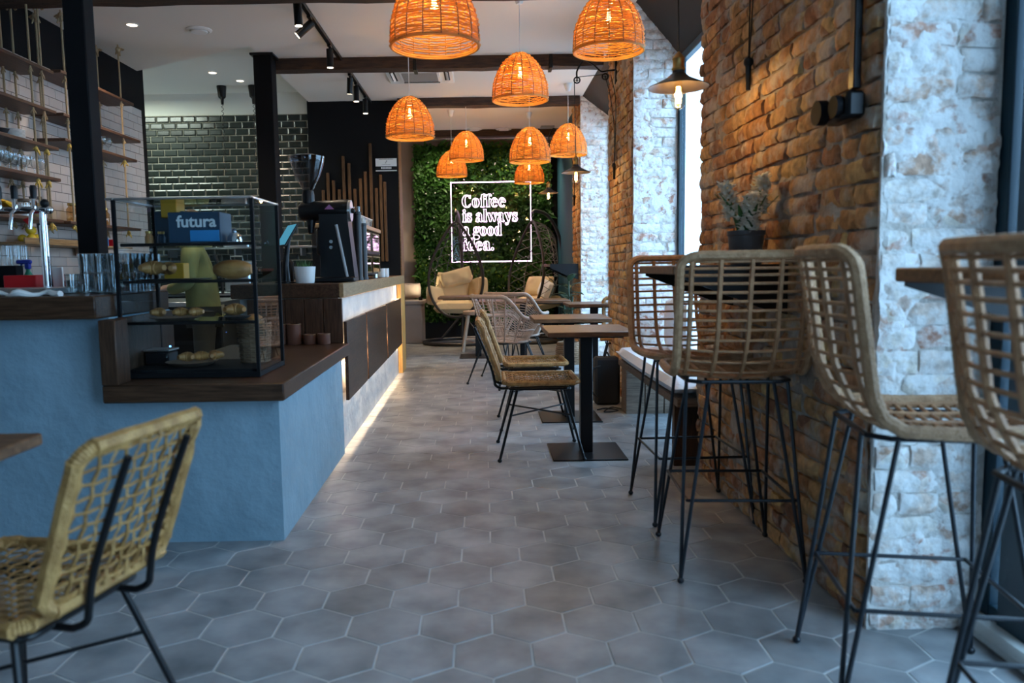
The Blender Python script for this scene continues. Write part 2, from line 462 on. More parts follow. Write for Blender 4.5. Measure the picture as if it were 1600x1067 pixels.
# floor: grout bed plus hexagonal tiles
fl = struct('floor', MB().box((-1.4, 5.1, -.0555), (6.6, 15.6, .112)), M['grout'])
TW = .2349
def hex_mb(rad, mb=None, c=(0, 0), z=0.0):
    mb = mb or MB(); vs = []
    for (k, zz) in ((1.0, z - .006), (1.0, z - .0012), (.988, z)):
        for i in range(6):
            a = PI / 6 + i * PI / 3
            vs.append((c[0] + rad * k * math.cos(a), c[1] + rad * k * math.sin(a), zz))
    fs = [(12, 13, 14, 15, 16, 17)]
    for q in (0, 6):
        for i in range(6):
            j = (i + 1) % 6; fs.append((q + i, q + j, q + 6 + j, q + 6 + i))
    mb.add(vs, fs); return mb
hr = TW / math.sqrt(3) - .0036
hexproto = hex_mb(hr).build('floor_tile', M['tile_hex'], fl, smooth=False)
cells = []
zc0 = H * F / (math.cos(PITCH) * (898 - 416.0))
y0row = zc0 / math.cos(PITCH) - math.tan(PITCH) * H * 1.0
y0row = PZ(757, 898, 0).y
for j in range(-20, 60):
    for i in range(-30, 16):
        x = (i + (.5 if j % 2 == 0 else 0)) * TW + .012; y = y0row + j * TW * .8660254
        if -4.6 < x < 1.75 and -2.5 < y < 12.8:
            cells.append((x, y))
def vis(x, y):
    if y < 1.55: return False
    if x < -.86 and y > 3.25: return False
    if x > 1.24 and not (y < 2.4 or 4.2 < y < 6.2): return False
    px = 757 + x * F / y
    return -60 < px < 1680
vc = sorted([c for c in cells if vis(*c)], key=lambda c: c[1])
first = True
for c in vc[:300]:
    if first: o = hexproto; first = False
    else: o = hexproto.copy(); C.objects.link(o); o.parent = fl
    o.location = (c[0], c[1], .0021 + random.uniform(-.0004, .0004))
nearset = set(vc[:300]); rest = MB()
for c in cells:
    if c not in nearset: hex_mb(hr, rest, c, .002)
tag(rest.build('far_floor_tiles', M['tile_hex'], fl, smooth=False), kind='stuff')

# ceiling with the raised kitchen part cut out
cm = MB()
poly = [(-5.0, -2.7), (1.9, -2.7), (1.9, 12.9), (-2.6, 12.9), (-2.6, 9.75), (-2.09, 9.62), (-2.09, 7.19), (-3.47, 8.0), (-5.0, 8.0)]
n = len(poly)
cm.add([(x, y, CZ) for x, y in poly] + [(x, y, CZ + .25) for x, y in poly],
       [tuple(range(n))[::-1], tuple(range(n, 2 * n))] + [(i, (i + 1) % n, n + (i + 1) % n, n + i) for i in range(n)])
ceil = struct('ceiling', cm, M['ceiling'], smooth=False)
struct('ceiling', MB().box((-3.6, 8.42, CZ + .19), (3.4, 3.0, .12)), M['kitchen_ceiling'])

# left wall of the bar: black paint above, white tiles below
wl = struct('wall_left', MB().box((-3.57, 3.95, 1.6), (.2, 8.1, 3.2)), M['black_paint'])
TT = 2.80
MB().box((-3.4635, 5.0, TT / 2), (.012, 6.0, TT)).build('tile_backing', M['grout_dark'], wl)
tw, th = .20, .075
tproto = MB().box((0, 0, 0), (.010, tw - .004, th - .004), ch=.0015).build('wall_tile', M['tile_white'], wl, smooth=False)
cand = []
j = 0
while TT - th * (j + .5) > 0.0:
    z = TT - th * (j + .5)
    for i in range(0, 32):
        y = 8.00 - tw * (i + .5) - (tw / 2 if j % 2 else 0)
        if y < 2.1 or y > 7.95: continue
        cand.append((y, z))
    if j % 2: cand.append((7.9501, z))
    j += 1
cand2 = sorted([c for c in cand if c[0] > 5.45 and c[1] > .95], key=lambda c: c[0])[:300]
first = True
for (y, z) in cand2:
    if first: o = tproto; first = False
    else: o = tproto.copy(); C.objects.link(o); o.parent = wl
    o.location = (-3.453, y, z)
    if y == 7.9501: o.scale = (1, .49, 1)
s2 = set(cand2); mb = MB()
for (y, z) in cand:
    if (y, z) not in s2: mb.box((-3.453, y, z), (.010, (tw - .004) * (.49 if y == 7.9501 else 1), th - .004))
tag(mb.build('other_wall_tiles', M['tile_white'], wl, smooth=False), kind='stuff')

# kitchen back wall with black metro tiles
struct('wall_kitchen_side', MB().box((-4.34, 8.1, 1.65), (1.7, .16, 3.3)), M['black_paint'])
struct('wall_kitchen_left', MB().box((-5.05, 8.9, 1.7), (.1, 1.8, 3.4)), M['taupe'])
wb = struct('wall_kitchen', MB().box((-3.5, 9.73, 1.7), (3.1, .2, 3.4)), M['kitchen_ceiling'])
MB().box((-3.5, 9.625, 1.53), (3.1, .012, 3.06)).build('tile_backing', M['grout_cream'], wb)
tw, th = .160, .0805
tb = MB()
x, y, z = (tw - .008) / 2, .006, (th - .008) / 2; b = .012
tb.add([(-x, .004, -z), (x, .004, -z), (x, .004, z), (-x, .004, z), (-x, -.001, -z), (x, -.001, -z), (x, -.001, z), (-x, -.001, z),
        (-x + b, -y, -z + b), (x - b, -y, -z + b), (x - b, -y, z - b), (-x + b, -y, z - b)],
       [(0, 1, 5, 4), (1, 2, 6, 5), (2, 3, 7, 6), (3, 0, 4, 7), (4, 5, 9, 8), (5, 6, 10, 9), (6, 7, 11, 10), (7, 4, 8, 11), (8, 9, 10, 11)])
bproto = tb.build('wall_tile', M['tile_black'], wb, smooth=False)
cand = []
for j in range(38):
    z = 3.055 - th * (j + .5)
    for i in range(20):
        x = -2.05 - tw * (i + .5) + (tw / 2 if j % 2 else 0)
        if x > -1.98 or x < -5: continue
        cand.append((x, z))
vis_ = [c for c in cand if c[0] > -4.35 and c[1] > 1.2]
vis_.sort(key=lambda c: -c[1])
first = True
for (x, z) in vis_[:300]:
    if first: o = bproto; first = False
    else: o = bproto.copy(); C.objects.link(o); o.parent = wb
    o.location = (x, 9.614, z); o.rotation_euler = (random.uniform(-.012, .012), 0, random.uniform(-.012, .012))
s2 = set(vis_[:300]); mb = MB()
for (x, z) in cand:
    if (x, z) not in s2:
        mb.add([(q.co.x + x, q.co.y + 9.614, q.co.z + z) for q in bproto.data.vertices], [tuple(p.vertices) for p in bproto.data.polygons])
tag(mb.build('other_wall_tiles', M['tile_black'], wb, smooth=False), kind='stuff')

# black partition with wooden slats, back walls
wp = struct('wall_partition', MB().box((-1.565, 9.70, 1.6), (1.09, .28, 3.2)), M['black_paint'])
MB().box((-1.015, 9.70, 1.6), (.012, .286, 3.2)).build('edge_trim', M['wood_mid'], wp)
slat_px = [(505, 297), (512, 270), (521, 282), (530, 296), (536, 244), (545, 255), (554.5, 295), (563, 279), (570.5, 268), (578, 224), (588, 294), (594.5, 273), (601, 284)]
for (px, top) in slat_px:
    a = P(px, top, 9.54)
    MB().box((a.x, 9.545, (a.z + 1.25) / 2), (.034, .03, a.z - 1.25), ch=.003).build('wood_slat', mat('slat_wood', (.075, .036, .016), .5, color2=(.14, .07, .032), stretch=(18, 18, 2), spec=.2), wp)
wbk = struct('wall_back', MB().box((-.65, 12.8, 1.6), (3.9, .2, 3.2)), M['taupe'])
struct('trim_1', MB().box((1.17, 12.67, 1.6), (.10, .05, 3.2)), M['black_paint'])
struct('baseboard_back', MB().box((.06, 12.60, .15), (2.25, .12, .30), ch=.005), M['fabric_dark'])
struct('wall_right_teal', MB().box((1.42, 11.5, 1.6), (.40, 2.4, 3.2)), M['teal_wall'])
struct('wall_left_rear', MB().box((-2.6, 11.3, 1.6), (.1, 3.1, 3.2)), M['taupe'])

# walls behind the camera
rw = MB()
rw.box((-3.3, -2.6, 1.6), (3.5, .2, 3.2)); rw.box((.72, -2.6, 1.6), (2.66, .2, 3.2)); rw.box((-1.08, -2.6, .6), (.98, .2, 1.2)); rw.box((-1.08, -2.6, 2.75), (.98, .2, .9))
struct('wall_front', rw, M['taupe'])
struct('wall_left_front', MB().box((-4.95, -.3, 1.6), (.1, 4.6, 3.2)), M['taupe'])
struct('wall_left_return', MB().box((-4.25, 2.0, 1.6), (1.5, .1, 3.2)), M['taupe'])

# ------------------------------------------------------------ brick piers
def brick_mesh(seed):
    rnd = random.Random(seed); nx, nz = 5, 3; mb = MB(); vs = []
    for j in range(nz + 1):
        for i in range(nx + 1):
            x = -.5 + i / nx; z = -.5 + j / nz
            e = (i in (0, nx)) + (j in (0, nz))
            y = rnd.uniform(-.10, .10) - .30 * e * rnd.uniform(.4, 1.3)
            if i in (0, nx): x += rnd.uniform(-.015, .015)
            if j in (0, nz): z += rnd.uniform(-.05, .05)
            vs.append((x, .5 + y * .5, z))
    fs = []
    w_ = nx + 1
    for j in range(nz):
        for i in range(nx): fs.append((j * w_ + i, j * w_ + i + 1, (j + 1) * w_ + i + 1, (j + 1) * w_ + i))
    ring = [i for i in range(w_)] + [j * w_ + nx for j in range(1, nz + 1)] + [nz * w_ + i for i in range(nx - 1, -1, -1)] + [j * w_ for j in range(nz - 1, 0, -1)]
    o = len(vs)
    for k in ring: vs.append((vs[k][0], -.5, vs[k][2]))
    for k in range(len(ring)):
        l = (k + 1) % len(ring); fs.append((ring[k], o + k, o + l, ring[l]))
    mb.add(vs, fs); return mb
def brick_protos(m):
    out = []
    for s in range(8):
        mb = brick_mesh(s + 10)
        me = bpy.data.meshes.new('brick'); me.from_pydata(mb.v, [], mb.f); me.materials.append(m)
        me.polygons.foreach_set('use_smooth', [True] * len(me.polygons)); me.set_sharp_from_angle(angle=R(50)); me.update()
        out.append(me)
    return out
BR = {'brick': brick_protos(M['brick']), 'limed': brick_protos(M['limed'])}
CH = .0745
def courses(u0, u1, z0=0.0, z1=CZ, seed=1, joint=.011):
    """brick rectangles (centre u, centre z, length, height) of a wall strip"""
    rnd = random.Random(seed); out = []; j = 0; z = z0
    while z < z1 - .02:
        u = u0 - rnd.uniform(0, .05) - (.12 if j % 2 else 0)
        while u < u1 - .012:
            L_ = rnd.choice([.245, .245, .125, .125, .19, .225, .15]) if True else .25
            a, b = max(u, u0), min(u + L_, u1)
            if b - a > .035: out.append(((a + b) / 2, z + CH / 2 + rnd.uniform(-.003, .003), b - a - joint * rnd.uniform(.6, 1.5), CH - joint * rnd.uniform(.7, 1.4)))
            u += L_
        z += CH; j += 1
    return out
def lay(parent, items, kind, frame, limit, seed, key):
    """items laid with frame(u, z, out) -> (location, rotation)"""
    rnd = random.Random(seed); items = sorted(items, key=key); rest = MB()
    for k, (u, z, L_, h) in enumerate(items):
        out = rnd.uniform(-.004, .009)
        loc, rz = frame(u, z, out)
        me = BR[kind][rnd.randrange(8)]
        if k < limit:
            o = bpy.data.objects.new('brick', me); C.objects.link(o); o.parent = parent
            o.location = loc; o.rotation_euler = (rnd.uniform(-.02, .02), rnd.uniform(-.012, .012), rz + rnd.uniform(-.02, .02)); o.scale = (L_, .045, h)
        else:
            Mx = Matrix.Translation(loc) @ Matrix.Rotation(rz, 4, 'Z') @ Matrix.Diagonal((L_, .045, h, 1))
            rest.add([Mx @ q.co for q in me.vertices], [tuple(p.vertices) for p in me.polygons])
    if rest.v: tag(rest.build('other_bricks', M[kind], parent, smooth=False), kind='stuff')
from mathutils import noise
def plaster(parent, u0, u1, fixed, side, seed):
    """uneven mortar and lime smears standing between and partly over the bricks"""
    st = .0125 if fixed < 5 or side == 'face' else .016
    if side == 'face' and u0 > 5: st = .02
    nu = max(3, int((u1 - u0) / st)); nz = int(CZ / st); vs = []
    for j in range(nz + 1):
        for i in range(nu + 1):
            u = u0 + (u1 - u0) * i / nu; z = CZ * j / nz
            p = Vector((u * 1.0, seed * 7.3 + (0 if side == 'face' else 31), z))
            big = noise.fractal(p * 3.2, 1.0, 2.0, 5); fine = noise.fractal(p * 26, .9, 2.0, 3)
            if side == 'rev': d = .008 + .030 * big + .011 * fine
            else: d = -.002 + .028 * max(-.4, big) + .004 * fine
            d = max(-.012, min(.024, d))
            vs.append((u, fixed - d, z) if side == 'rev' else (fixed + .006 - d, u, z))
    fs = [(j * (nu + 1) + i, j * (nu + 1) + i + 1, (j + 1) * (nu + 1) + i + 1, (j + 1) * (nu + 1) + i) for j in range(nz) for i in range(nu)]
    mb = MB(); mb.add(vs, fs)
    mb.build('lime_plaster', M['lime_rev'] if side == 'rev' else M['mortar'], parent, angle=80)
def pier(name, y0, y1, n_face, n_rev, seed, reveal=True):
    b = struct(name, MB().box(((XW + 1.585) / 2 + .004, (y0 + y1) / 2, CZ / 2), (1.585 - XW - .008, y1 - y0, CZ)), M['mortar'])
    face = lambda u, z, out: (Vector((XW + .012 - out, u, z)), PI / 2)
    plaster(b, y0 + .004, y1 - .004, XW, 'face', seed)
    lay(b, courses(y0 + .012, y1 - .012, seed=seed), 'brick', face, n_face, seed, lambda q: q[0] + abs(q[1] - 1.5) * .25)
    if reveal:
        MB().box(((XW + XR) / 2, y0 - .002, CZ / 2), (XR - XW, .012, CZ)).build('whitewashed_render', M['mortar_white'], b)
        plaster(b, XW + .002, XR - .004, y0, 'rev', seed)
        rev = lambda u, z, out: (Vector((u, y0 + .006 - out, z)), PI)
        lay(b, courses(XW + .004, XR - .012, seed=seed + 5, joint=.008), 'limed', rev, n_rev, seed, lambda q: abs(q[1] - 1.6))
    return b
pier('wall_right', 2.35, 4.28, 215, 85, 3)
pier('wall_right', 6.20, 7.35, 190, 90, 4)
pier('wall_right', 9.50, 10.30, 0, 0, 5)
struct('wall_right', MB().box((1.48, -1.75, CZ / 2), (.55, 1.7, CZ)), M['mortar'])
# lintels and sloping dark soffits over the windows, low sills
WIN = [(-.9, 2.35, 2.80), (4.28, 6.20, 2.78), (7.35, 9.50, 2.93)]
for k, (a, b, zt) in enumerate(WIN):
    mb = MB(); m_ = (a + b) / 2
    vs = [(XW, a, CZ + .02), (XR + .02, a, zt), (XR + .05, a, zt), (XR + .05, a, CZ + .02)]
    vs += [(x, b, z) for (x, _, z) in vs]
    mb.add(vs, [(0, 1, 2, 3), (7, 6, 5, 4), (0, 4, 5, 1), (1, 5, 6, 2), (2, 6, 7, 3), (3, 7, 4, 0)])
    struct('trim_%d' % (k + 2), mb, M['soffit'], smooth=False)
    # window: frame, pane
    fr = MB(); d = .055
    for yy in (a + d / 2, b - d / 2): fr.box((XR + .028, yy, zt / 2), (.05, d, zt), ch=.004)
    fr.box((XR + .028, m_, zt - .03), (.05, b - a - 2 * d, .06), ch=.004)
    fr.box((XR + .028, m_, .05), (.05, b - a - 2 * d, .10), ch=.004)
    if k == 0:
        fr.box((XR + .028, 2.18, zt / 2), (.066, .13, zt - .1), ch=.004)
        fr.box((XR + .028, .55, zt / 2), (.066, .07, zt - .1), ch=.004)
    wn = struct('window_%d' % (k + 1), fr, M['teal_frame'] if 'teal_frame' in M else mat('petrol_window_frame', (.006, .03, .048), .35))
    MB().box((XR + .028, m_, zt / 2), (.008, b - a - 2 * d, zt - .12)).build('pane', M['pane'], wn, smooth=False)
    struct('trim_%d' % (k + 6), MB().box((XR - .02, m_, .03), (.09, b - a, .06), ch=.02), mat('cement_sill', (.42, .42, .40), .8, bump=.4, bscale=20))
fr = MB()
for x in (-1.51, -.64): fr.box((x, -2.6, 1.75), (.06, .08, 1.1))
for z in (1.23, 2.27): fr.box((-1.08, -2.6, z), (.9, .08, .06))
wn = struct('window_4', fr, M['black_metal'])
MB().box((-1.08, -2.6, 1.75), (.84, .008, 1.0)).build('pane', M['pane'], wn, smooth=False)
struct('ground_outside', MB().box((12, 4, -.25), (20.4, 60, .1)), M['pavement'])

# ------------------------------------------------------------ ceiling beams and posts
def beam(y, x0, x1, hgt, dep, tilt=0.0):
    rnd = random.Random(int(y * 10)); n = 14; vs = []
    for i in range(n + 1):
        x = x0 + (x1 - x0) * i / n
        for (dy, dz) in ((-dep / 2, 0), (dep / 2, 0), (dep / 2, -hgt), (-dep / 2, -hgt)):
            vs.append((x, y + dy + tilt * (x - x0) + rnd.uniform(-.008, .008), CZ + .01 + dz + (rnd.uniform(-.006, .006) if dz else 0)))
    fs = []
    for i in range(n):
        for k in range(4):
            l = (k + 1) % 4; fs.append((i * 4 + k, i * 4 + l, i * 4 + 4 + l, i * 4 + 4 + k))
    fs += [(0, 1, 2, 3), (n * 4 + 3, n * 4 + 2, n * 4 + 1, n * 4)]
    mb = MB(); mb.add(vs, fs); return mb
bl = [(5.64, -3.46, 1.19, .13, .20, 'rough dark ceiling beam nearest the camera, cut by the top of the frame'),
      (7.70, -2.08, 1.19, .12, .16, 'rough dark ceiling beam running from the black post, behind the track end'),
      (9.52, -1.0, 1.19, .11, .15, 'dark ceiling beam right of the black partition, behind the air conditioner'),
      (11.72, -2.5, 1.19, .11, .14, 'rearmost dark ceiling beam just before the plant wall')]
for (y, x0, x1, h_, d_, lab) in bl:
    bo = tag(beam(y, x0, x1, h_, d_).build('ceiling_beam', M['beam'], smooth=False), lab, 'beam')
    if y in (7.70,):
        for px in (648, 861):
            a = P(px, 104, y - d_ / 2)
            MB().box((a.x, y, CZ - h_ / 2 - .004), (.035, d_ + .02, h_ + .012), ch=.003).build('iron_strap', M['black_metal'], bo)
    bo.data.update()
def post(px, y, wdt, z0, label):
    a = P(px, 50, y)
    mb = MB().box((0, 0, (CZ - z0) / 2), (wdt, wdt, CZ - z0), ch=.006)
    o = tag(mb.build('steel_post', M['black_paint'], loc=(a.x, y, z0)), label, 'post')
    MB().box((0, 0, CZ - z0 - .012), (wdt + .05, wdt + .05, .02), ch=.003).build('head_plate', M['black_metal'], o)
    return o
post(124, 4.05, .108, 0.0, 'thick black steel post rising behind the bar beside the rope shelves')
p_ = P(413, 90, 7.5)
o = tag(MB().box((0, 0, CZ / 2), (.17, .17, CZ), ch=.006).build('steel_post', M['black_paint'], loc=(p_.x, 7.5, 0)), 'black steel post in front of the dark tiled kitchen wall', 'post')
MB().box((0, 0, CZ - .012), (.22, .22, .02), ch=.003).build('head_plate', M['black_metal'], o)
# ============================================================ BAR COUNTER
SK = -.0115
def sk(mb):
    mb.v = [(x + (y - 3.2) * SK, y, z) for (x, y, z) in mb.v]; return mb
ct = thing('bar_counter', 'long blue plastered bar counter with dark wood slabs and glowing wood panels along its side', 'counter', (-.9, 3.23, 0))
def part(name, mb, m, parent=ct, label=None, **k):
    L0 = parent.location if parent is ct else Vector((0, 0, 0))
    mb.v = [(x - L0.x, y - L0.y, z - L0.z) for (x, y, z) in mb.v]
    return tag(mb.build(name, m, parent, **k), label)
part('plaster_base', sk(MB().box((-2.51, 3.555, .49), (1.86, .65, .98)).box((-1.235, 4.01, .315), (.71, 1.56, .63))), M['plaster_blue'], label='blue plastered base')
part('plaster_base', sk(MB().box((-1.21, 6.86, .495), (.62, 4.02, .99))), M['plaster_grey'], label='grey plastered base behind the panels')
part('wood_slab', sk(MB().box((-2.515, 3.52, 1.0275), (1.85, .76, .095), ch=.006)), M['wood_dark'], label='raised dark wood slab on the left')
part('wood_slab', sk(MB().box((-1.205, 3.97, .6675), (.75, 1.68, .075), ch=.006)), M['wood_dark'], label='low dark wood slab carrying the display case')
part('side_board', sk(MB().box((-1.572, 3.58, .84), (.016, .60, .27), ch=.003)), M['wood_dark_v'])
part('upright_board', sk(MB().box((-1.545, 3.19, .84), (.07, .12, .27), ch=.004)), M['wood_dark_v'])
for i in range(5):
    x0 = -1.46 + i * .119
    part('end_board', sk(MB().box((x0 + .059, 4.80, .845), (.115, .03, .28), ch=.003)), M['wood_dark_v'])
part('wood_slab', sk(MB().box((-1.21, 6.86, 1.035), (.70, 4.14, .09), ch=.006)), M['wood_dark_y'], label='upper dark wood top along the side')
part('fascia_board', sk(MB().box((-.868, 6.86, 1.035), (.03, 4.15, .092), ch=.004)), M['wood_fascia'])
for (a, b) in ((4.80, 5.66), (5.72, 6.95), (7.02, 8.36)):
    part('wood_panel', sk(MB().box((-.852, (a + b) / 2, .59), (.022, b - a, .50), ch=.003)), M['wood_dark_y'])
    part('panel_batten', sk(MB().box((-.879, (a + b) / 2, .59), (.030, .03, .40))), M['wood_mid'])
part('end_post', sk(MB().box((-.875, 8.68, .495), (.05, .40, .99), ch=.004)), M['wood_post'])
# led strips behind the panels
for (z, zr) in ((.61, 0), (.585, 0)):
    part('led_strip', sk(MB().box((-.880, 6.58, z), (.010, 3.5, .006))), M['led_warm'], label='warm led strip')
lx = -.882 + 3.38 * SK
area_light('led_light_up', (lx, 6.58, .616), (PI, 0, -SK), .02, 3.5, 34, (1, .74, .46))
area_light('led_light_down', (lx, 6.58, .579), (0, 0, -SK), .02, 3.5, 60, (1, .76, .5))
area_light('led_light_end', (-.888 + 1.6 * SK, 4.797, .58), (PI / 2, 0, 0), .012, .48, 1.0, (1, .74, .46))
area_light('led_light_post', (-.89 + 5.2 * SK, 8.40, .62), (-PI / 2, 0, 0), .03, .7, 3.5, (1, .66, .30))

# ------------------------------------------------------------ glass display case
cx0, cx1, cy0, cy1, cz0, cz1 = -1.575, -.985, 3.32, 3.72, .706, 1.48
dc = thing('display_case', 'glass pastry display case with thin black edges on the low slab', 'display case', ((cx0 + cx1) / 2, (cy0 + cy1) / 2, cz0))
def dpart(name, mb, m, label=None, **k):
    mb.v = [(x - dc.location.x, y - dc.location.y, z - dc.location.z) for (x, y, z) in mb.v]
    return tag(mb.build(name, m, dc, **k), label)
e = .009
mb = MB()
for x in (cx0, cx1):
    for y in (cy0, cy1): mb.box((x, y, (cz0 + cz1) / 2), (e * 1.6, e * 1.6, cz1 - cz0))
for z in (cz0 + .012,):
    for y in (cy0, cy1): mb.box(((cx0 + cx1) / 2, y, z), (cx1 - cx0, e * 1.5, .02))
    for x in (cx0, cx1): mb.box((x, (cy0 + cy1) / 2, z), (e * 1.5, cy1 - cy0, .02))
dpart('frame', mb, M['black_paint'], 'thin black edge frame')
mb = MB()
for y in (cy0, cy1): mb.box(((cx0 + cx1) / 2 - .012, y, cz1), (cx1 - cx0 + .04, .010, .010), ch=.002)
for x in (cx0, cx1): mb.box((x, (cy0 + cy1) / 2, cz1), (.010, cy1 - cy0 + .02, .010), ch=.002)
dpart('top_rail', mb, M['steel'])
G = M['case_glass']
dpart('glass_panel', MB().quad((cx0, cy0, cz0), (cx1, cy0, cz0), (cx1, cy0, cz1), (cx0, cy0, cz1)), G, smooth=False)
dpart('glass_panel', MB().quad((cx0, cy1, cz0), (cx1, cy1, cz0), (cx1, cy1, cz1), (cx0, cy1, cz1)), G, smooth=False)
dpart('glass_panel', MB().quad((cx0, cy0, cz0), (cx0, cy1, cz0), (cx0, cy1, cz1), (cx0, cy0, cz1)), G, smooth=False)
dpart('glass_panel', MB().quad((cx1, cy0, cz0), (cx1, cy1, cz0), (cx1, cy1, cz1), (cx1, cy0, cz1)), G, smooth=False)
dpart('glass_panel', MB().quad((cx0, cy0, cz1), (cx1, cy0, cz1), (cx1, cy1, cz1), (cx0, cy1, cz1)), G, smooth=False)
dpart('base_plate', MB().box(((cx0 + cx1) / 2, (cy0 + cy1) / 2, cz0 + .02), (cx1 - cx0 - .02, cy1 - cy0 - .02, .03)), M['black_paint'])
SZ = [1.285, 1.125, .945]
for z in SZ:
    dpart('shelf', MB().box(((cx0 + cx1) / 2, (cy0 + cy1) / 2, z), (cx1 - cx0 - .024, cy1 - cy0 - .05, .008)), glass('shelf_glass', (.75, .85, .88), .04, 1, .02), smooth=False)
    dpart('shelf_edge', MB().box(((cx0 + cx1) / 2, cy0 + .025, z), (cx1 - cx0 - .02, .012, .014), ch=.002), M['black_metal'])
dpart('indicator', MB().ball(P(266, 541, cy0 + .03), .004, 8, 6), M['blue_led'], 'small blue indicator light')

def disc(mb, c, r, z0, z1, n=24):
    return mb.lathe([(.001, z0), (r * .7, z0), (r, z1), (r * .97, z1), (r * .68, z0 + (z1 - z0) * .4), (.001, z0 + (z1 - z0) * .4)], n, c)
def bx(name, px0, px1, pyt, pyb, Y, dep, m, label, cat, group=None, ch=.003, zb=None, **k):
    a = P(px0, pyb, Y); b = P(px1, pyb, Y); t = P((px0 + px1) / 2, pyt, Y)
    z0 = a.z if zb is None else zb
    mb = MB().box(((a.x + b.x) / 2, Y + dep / 2, (z0 + t.z) / 2), (b.x - a.x, dep, t.z - z0), ch=ch)
    return single(name, mb, m, label, cat, group, **k)

# pastry, boxes on the case shelves
z = SZ[0] + .006
bk = bx('carton', 264, 345, 331, 381, 3.42, .16, M['navy'], 'dark blue carton with white lettering on the top shelf of the glass case', 'carton', zb=z)
t = bk.location
w_ = bk.dimensions.x / 2 if bk.dimensions.x else .11
a = P(264, 331, 3.42); b_ = P(345, 381, 3.42)
hw = (b_.x - a.x) / 2
MB().box((hw * .42, -.082, .033), (hw * 1.15, .006, .048)).build('blue_stripe', M['sky_blue'], bk)
lettering('futura', .072, M['paper'], bk, (.012, -.0835, .072))
bx('carton', 251, 276, 311, 330, 3.56, .10, M['yellow'], 'flat yellow carton lying on top of the display case shelf stack', 'carton', zb=1.415)
bx('carton', 243, 290, 330, 379, 3.60, .10, M['navy'], 'plain dark carton behind the lettered one on the top case shelf', 'carton', zb=z)
a = P(367, 374, 3.50)
cl = thing('glass_cloche', 'small silvery glass dome on the top case shelf, right of the cartons', 'cloche', (a.x, 3.5, z))
MB().lathe([(.001, 0), (.038, .0), (.04, .006), (.001, .008)], 24).build('plate', M['steel'], cl)
MB().lathe([(.034, .008), (.031, .03), (.022, .045), (.008, .05), (.008, .058), (.012, .064), (.001, .068)], 24).build('dome', M['chrome'], cl)
for k, (px, lab, c) in enumerate([(196, 'lime', 0), (226, 'amber syrup jar at the left of the top case shelf', 1), (238, 'slim dark jar beside the amber one on the top case shelf', 2)]):
    if k == 0: continue
    a = P(px, 379, 3.45)
    j = thing('jar', lab, 'jar', (a.x, 3.45 + .05 * k, z))
    MB().lathe([(.001, 0), (.017, 0), (.018, .004), (.018, .035), (.013, .045), (.013, .05)], 16).build('glass', M['bread'] if k == 1 else M['navy'], j)
    MB().lathe([(.001, .06), (.015, .06), (.015, .05), (.013, .049)], 16).build('lid', M['brass'], j)
def croissant(px, py, Y, zz, L_, rz, label, m=None):
    a = P(px, py, Y); mb = MB(); pts = []; rr = []
    for i in range(15):
        t = -1 + 2 * i / 14
        pts.append((t * L_ / 2, -.42 * L_ * t * t + .12 * L_, 0)); rr.append((L_ * .26) * (.30 + .70 * (1 - t * t)) * (1 + (.14 if i % 2 else 0)) + .004)
    mb.tube(pts, rr, 10)
    mn = min(v[2] for v in mb.v)
    o = tag(mb.build('croissant', m or M['bread'], loc=(a.x, Y, zz - mn * 1.0)), label, 'pastry'); o.rotation_euler = (0, 0, rz)
    return o
z = SZ[1] + .006
tr = bx('serving_tray', 215, 300, 436, 443, 3.38, .26, M['black_metal'], 'black tray with small pastries on the middle case shelf', 'tray', zb=z)
croissant(240, 435, 3.47, z + .022, .10, .3, 'small croissant at the left end of the black tray')
croissant(262, 433, 3.52, z + .022, .09, -.4, 'small croissant on the black tray beside the yellow box')
bx('food_box', 257, 288, 411, 440, 3.60, .07, M['yellow'], 'upright yellow box on the middle case shelf', 'box', zb=z)
a = P(365, 440, 3.50)
lf = MB(); pts = [(-.085 + .17 * i / 12, 0, 0) for i in range(13)]
lf.tube(pts, [.044 * math.sin(PI * (i + .6) / 13.2) ** .42 for i in range(13)], 12)
lf = tag(lf.build('bread_loaf', M['bread'], loc=(a.x, 3.50, z + .043)), 'big crusty loaf at the right end of the middle case shelf', 'bread')
z = SZ[2] + .006
for k, (px, lab) in enumerate([(275, 'wide dark slate platter on the lower case shelf'), (372, 'smaller dark platter right of the wide slate one, lower case shelf')]):
    a = P(px, 505, 3.5); r_ = .115 if k == 0 else .06
    o = tag(disc(MB(), (0, 0, 0), r_, 0, .012).build('platter', M['fabric_dark'] if k else M['wood_bench'], loc=(a.x, 3.5, z)), lab, 'platter')
croissant(368, 495, 3.50, z + .013, .085, .2, 'dark pastry on the smaller platter, lower case shelf')
for k, px in enumerate((249, 283, 306)):
    croissant(px, 500, 3.49, z + .013, .06, .4 * k, ['leftmost', 'middle', 'rightmost'][k] + ' little pastry on the wide slate platter')
z = cz0 + .036
a = P(300, 560, 3.48)
tag(disc(MB(), (0, 0, 0), .115, 0, .02).build('plate', M['wood_bench'], loc=(a.x, 3.48, z)), 'large shallow plate on the floor of the display case', 'plate')
for k in range(3):
    croissant(292 + 22 * k, 552, 3.44 + .03 * k, z + .02, .065, .5 * k, ['left', 'middle', 'right'][k] + ' flaky pastry on the large shallow plate')
a = P(246, 540, 3.52)
bowl = thing('black_scale', 'black boxy kitchen scale at the left of the case floor', 'scale', (a.x, 3.56, z))
MB().box((0, 0, .03), (.11, .12, .06), ch=.008).build('body', M['black_metal'], bowl)
MB().box((0, 0, .066), (.12, .12, .008), ch=.002).build('weighing_plate', M['steel'], bowl)
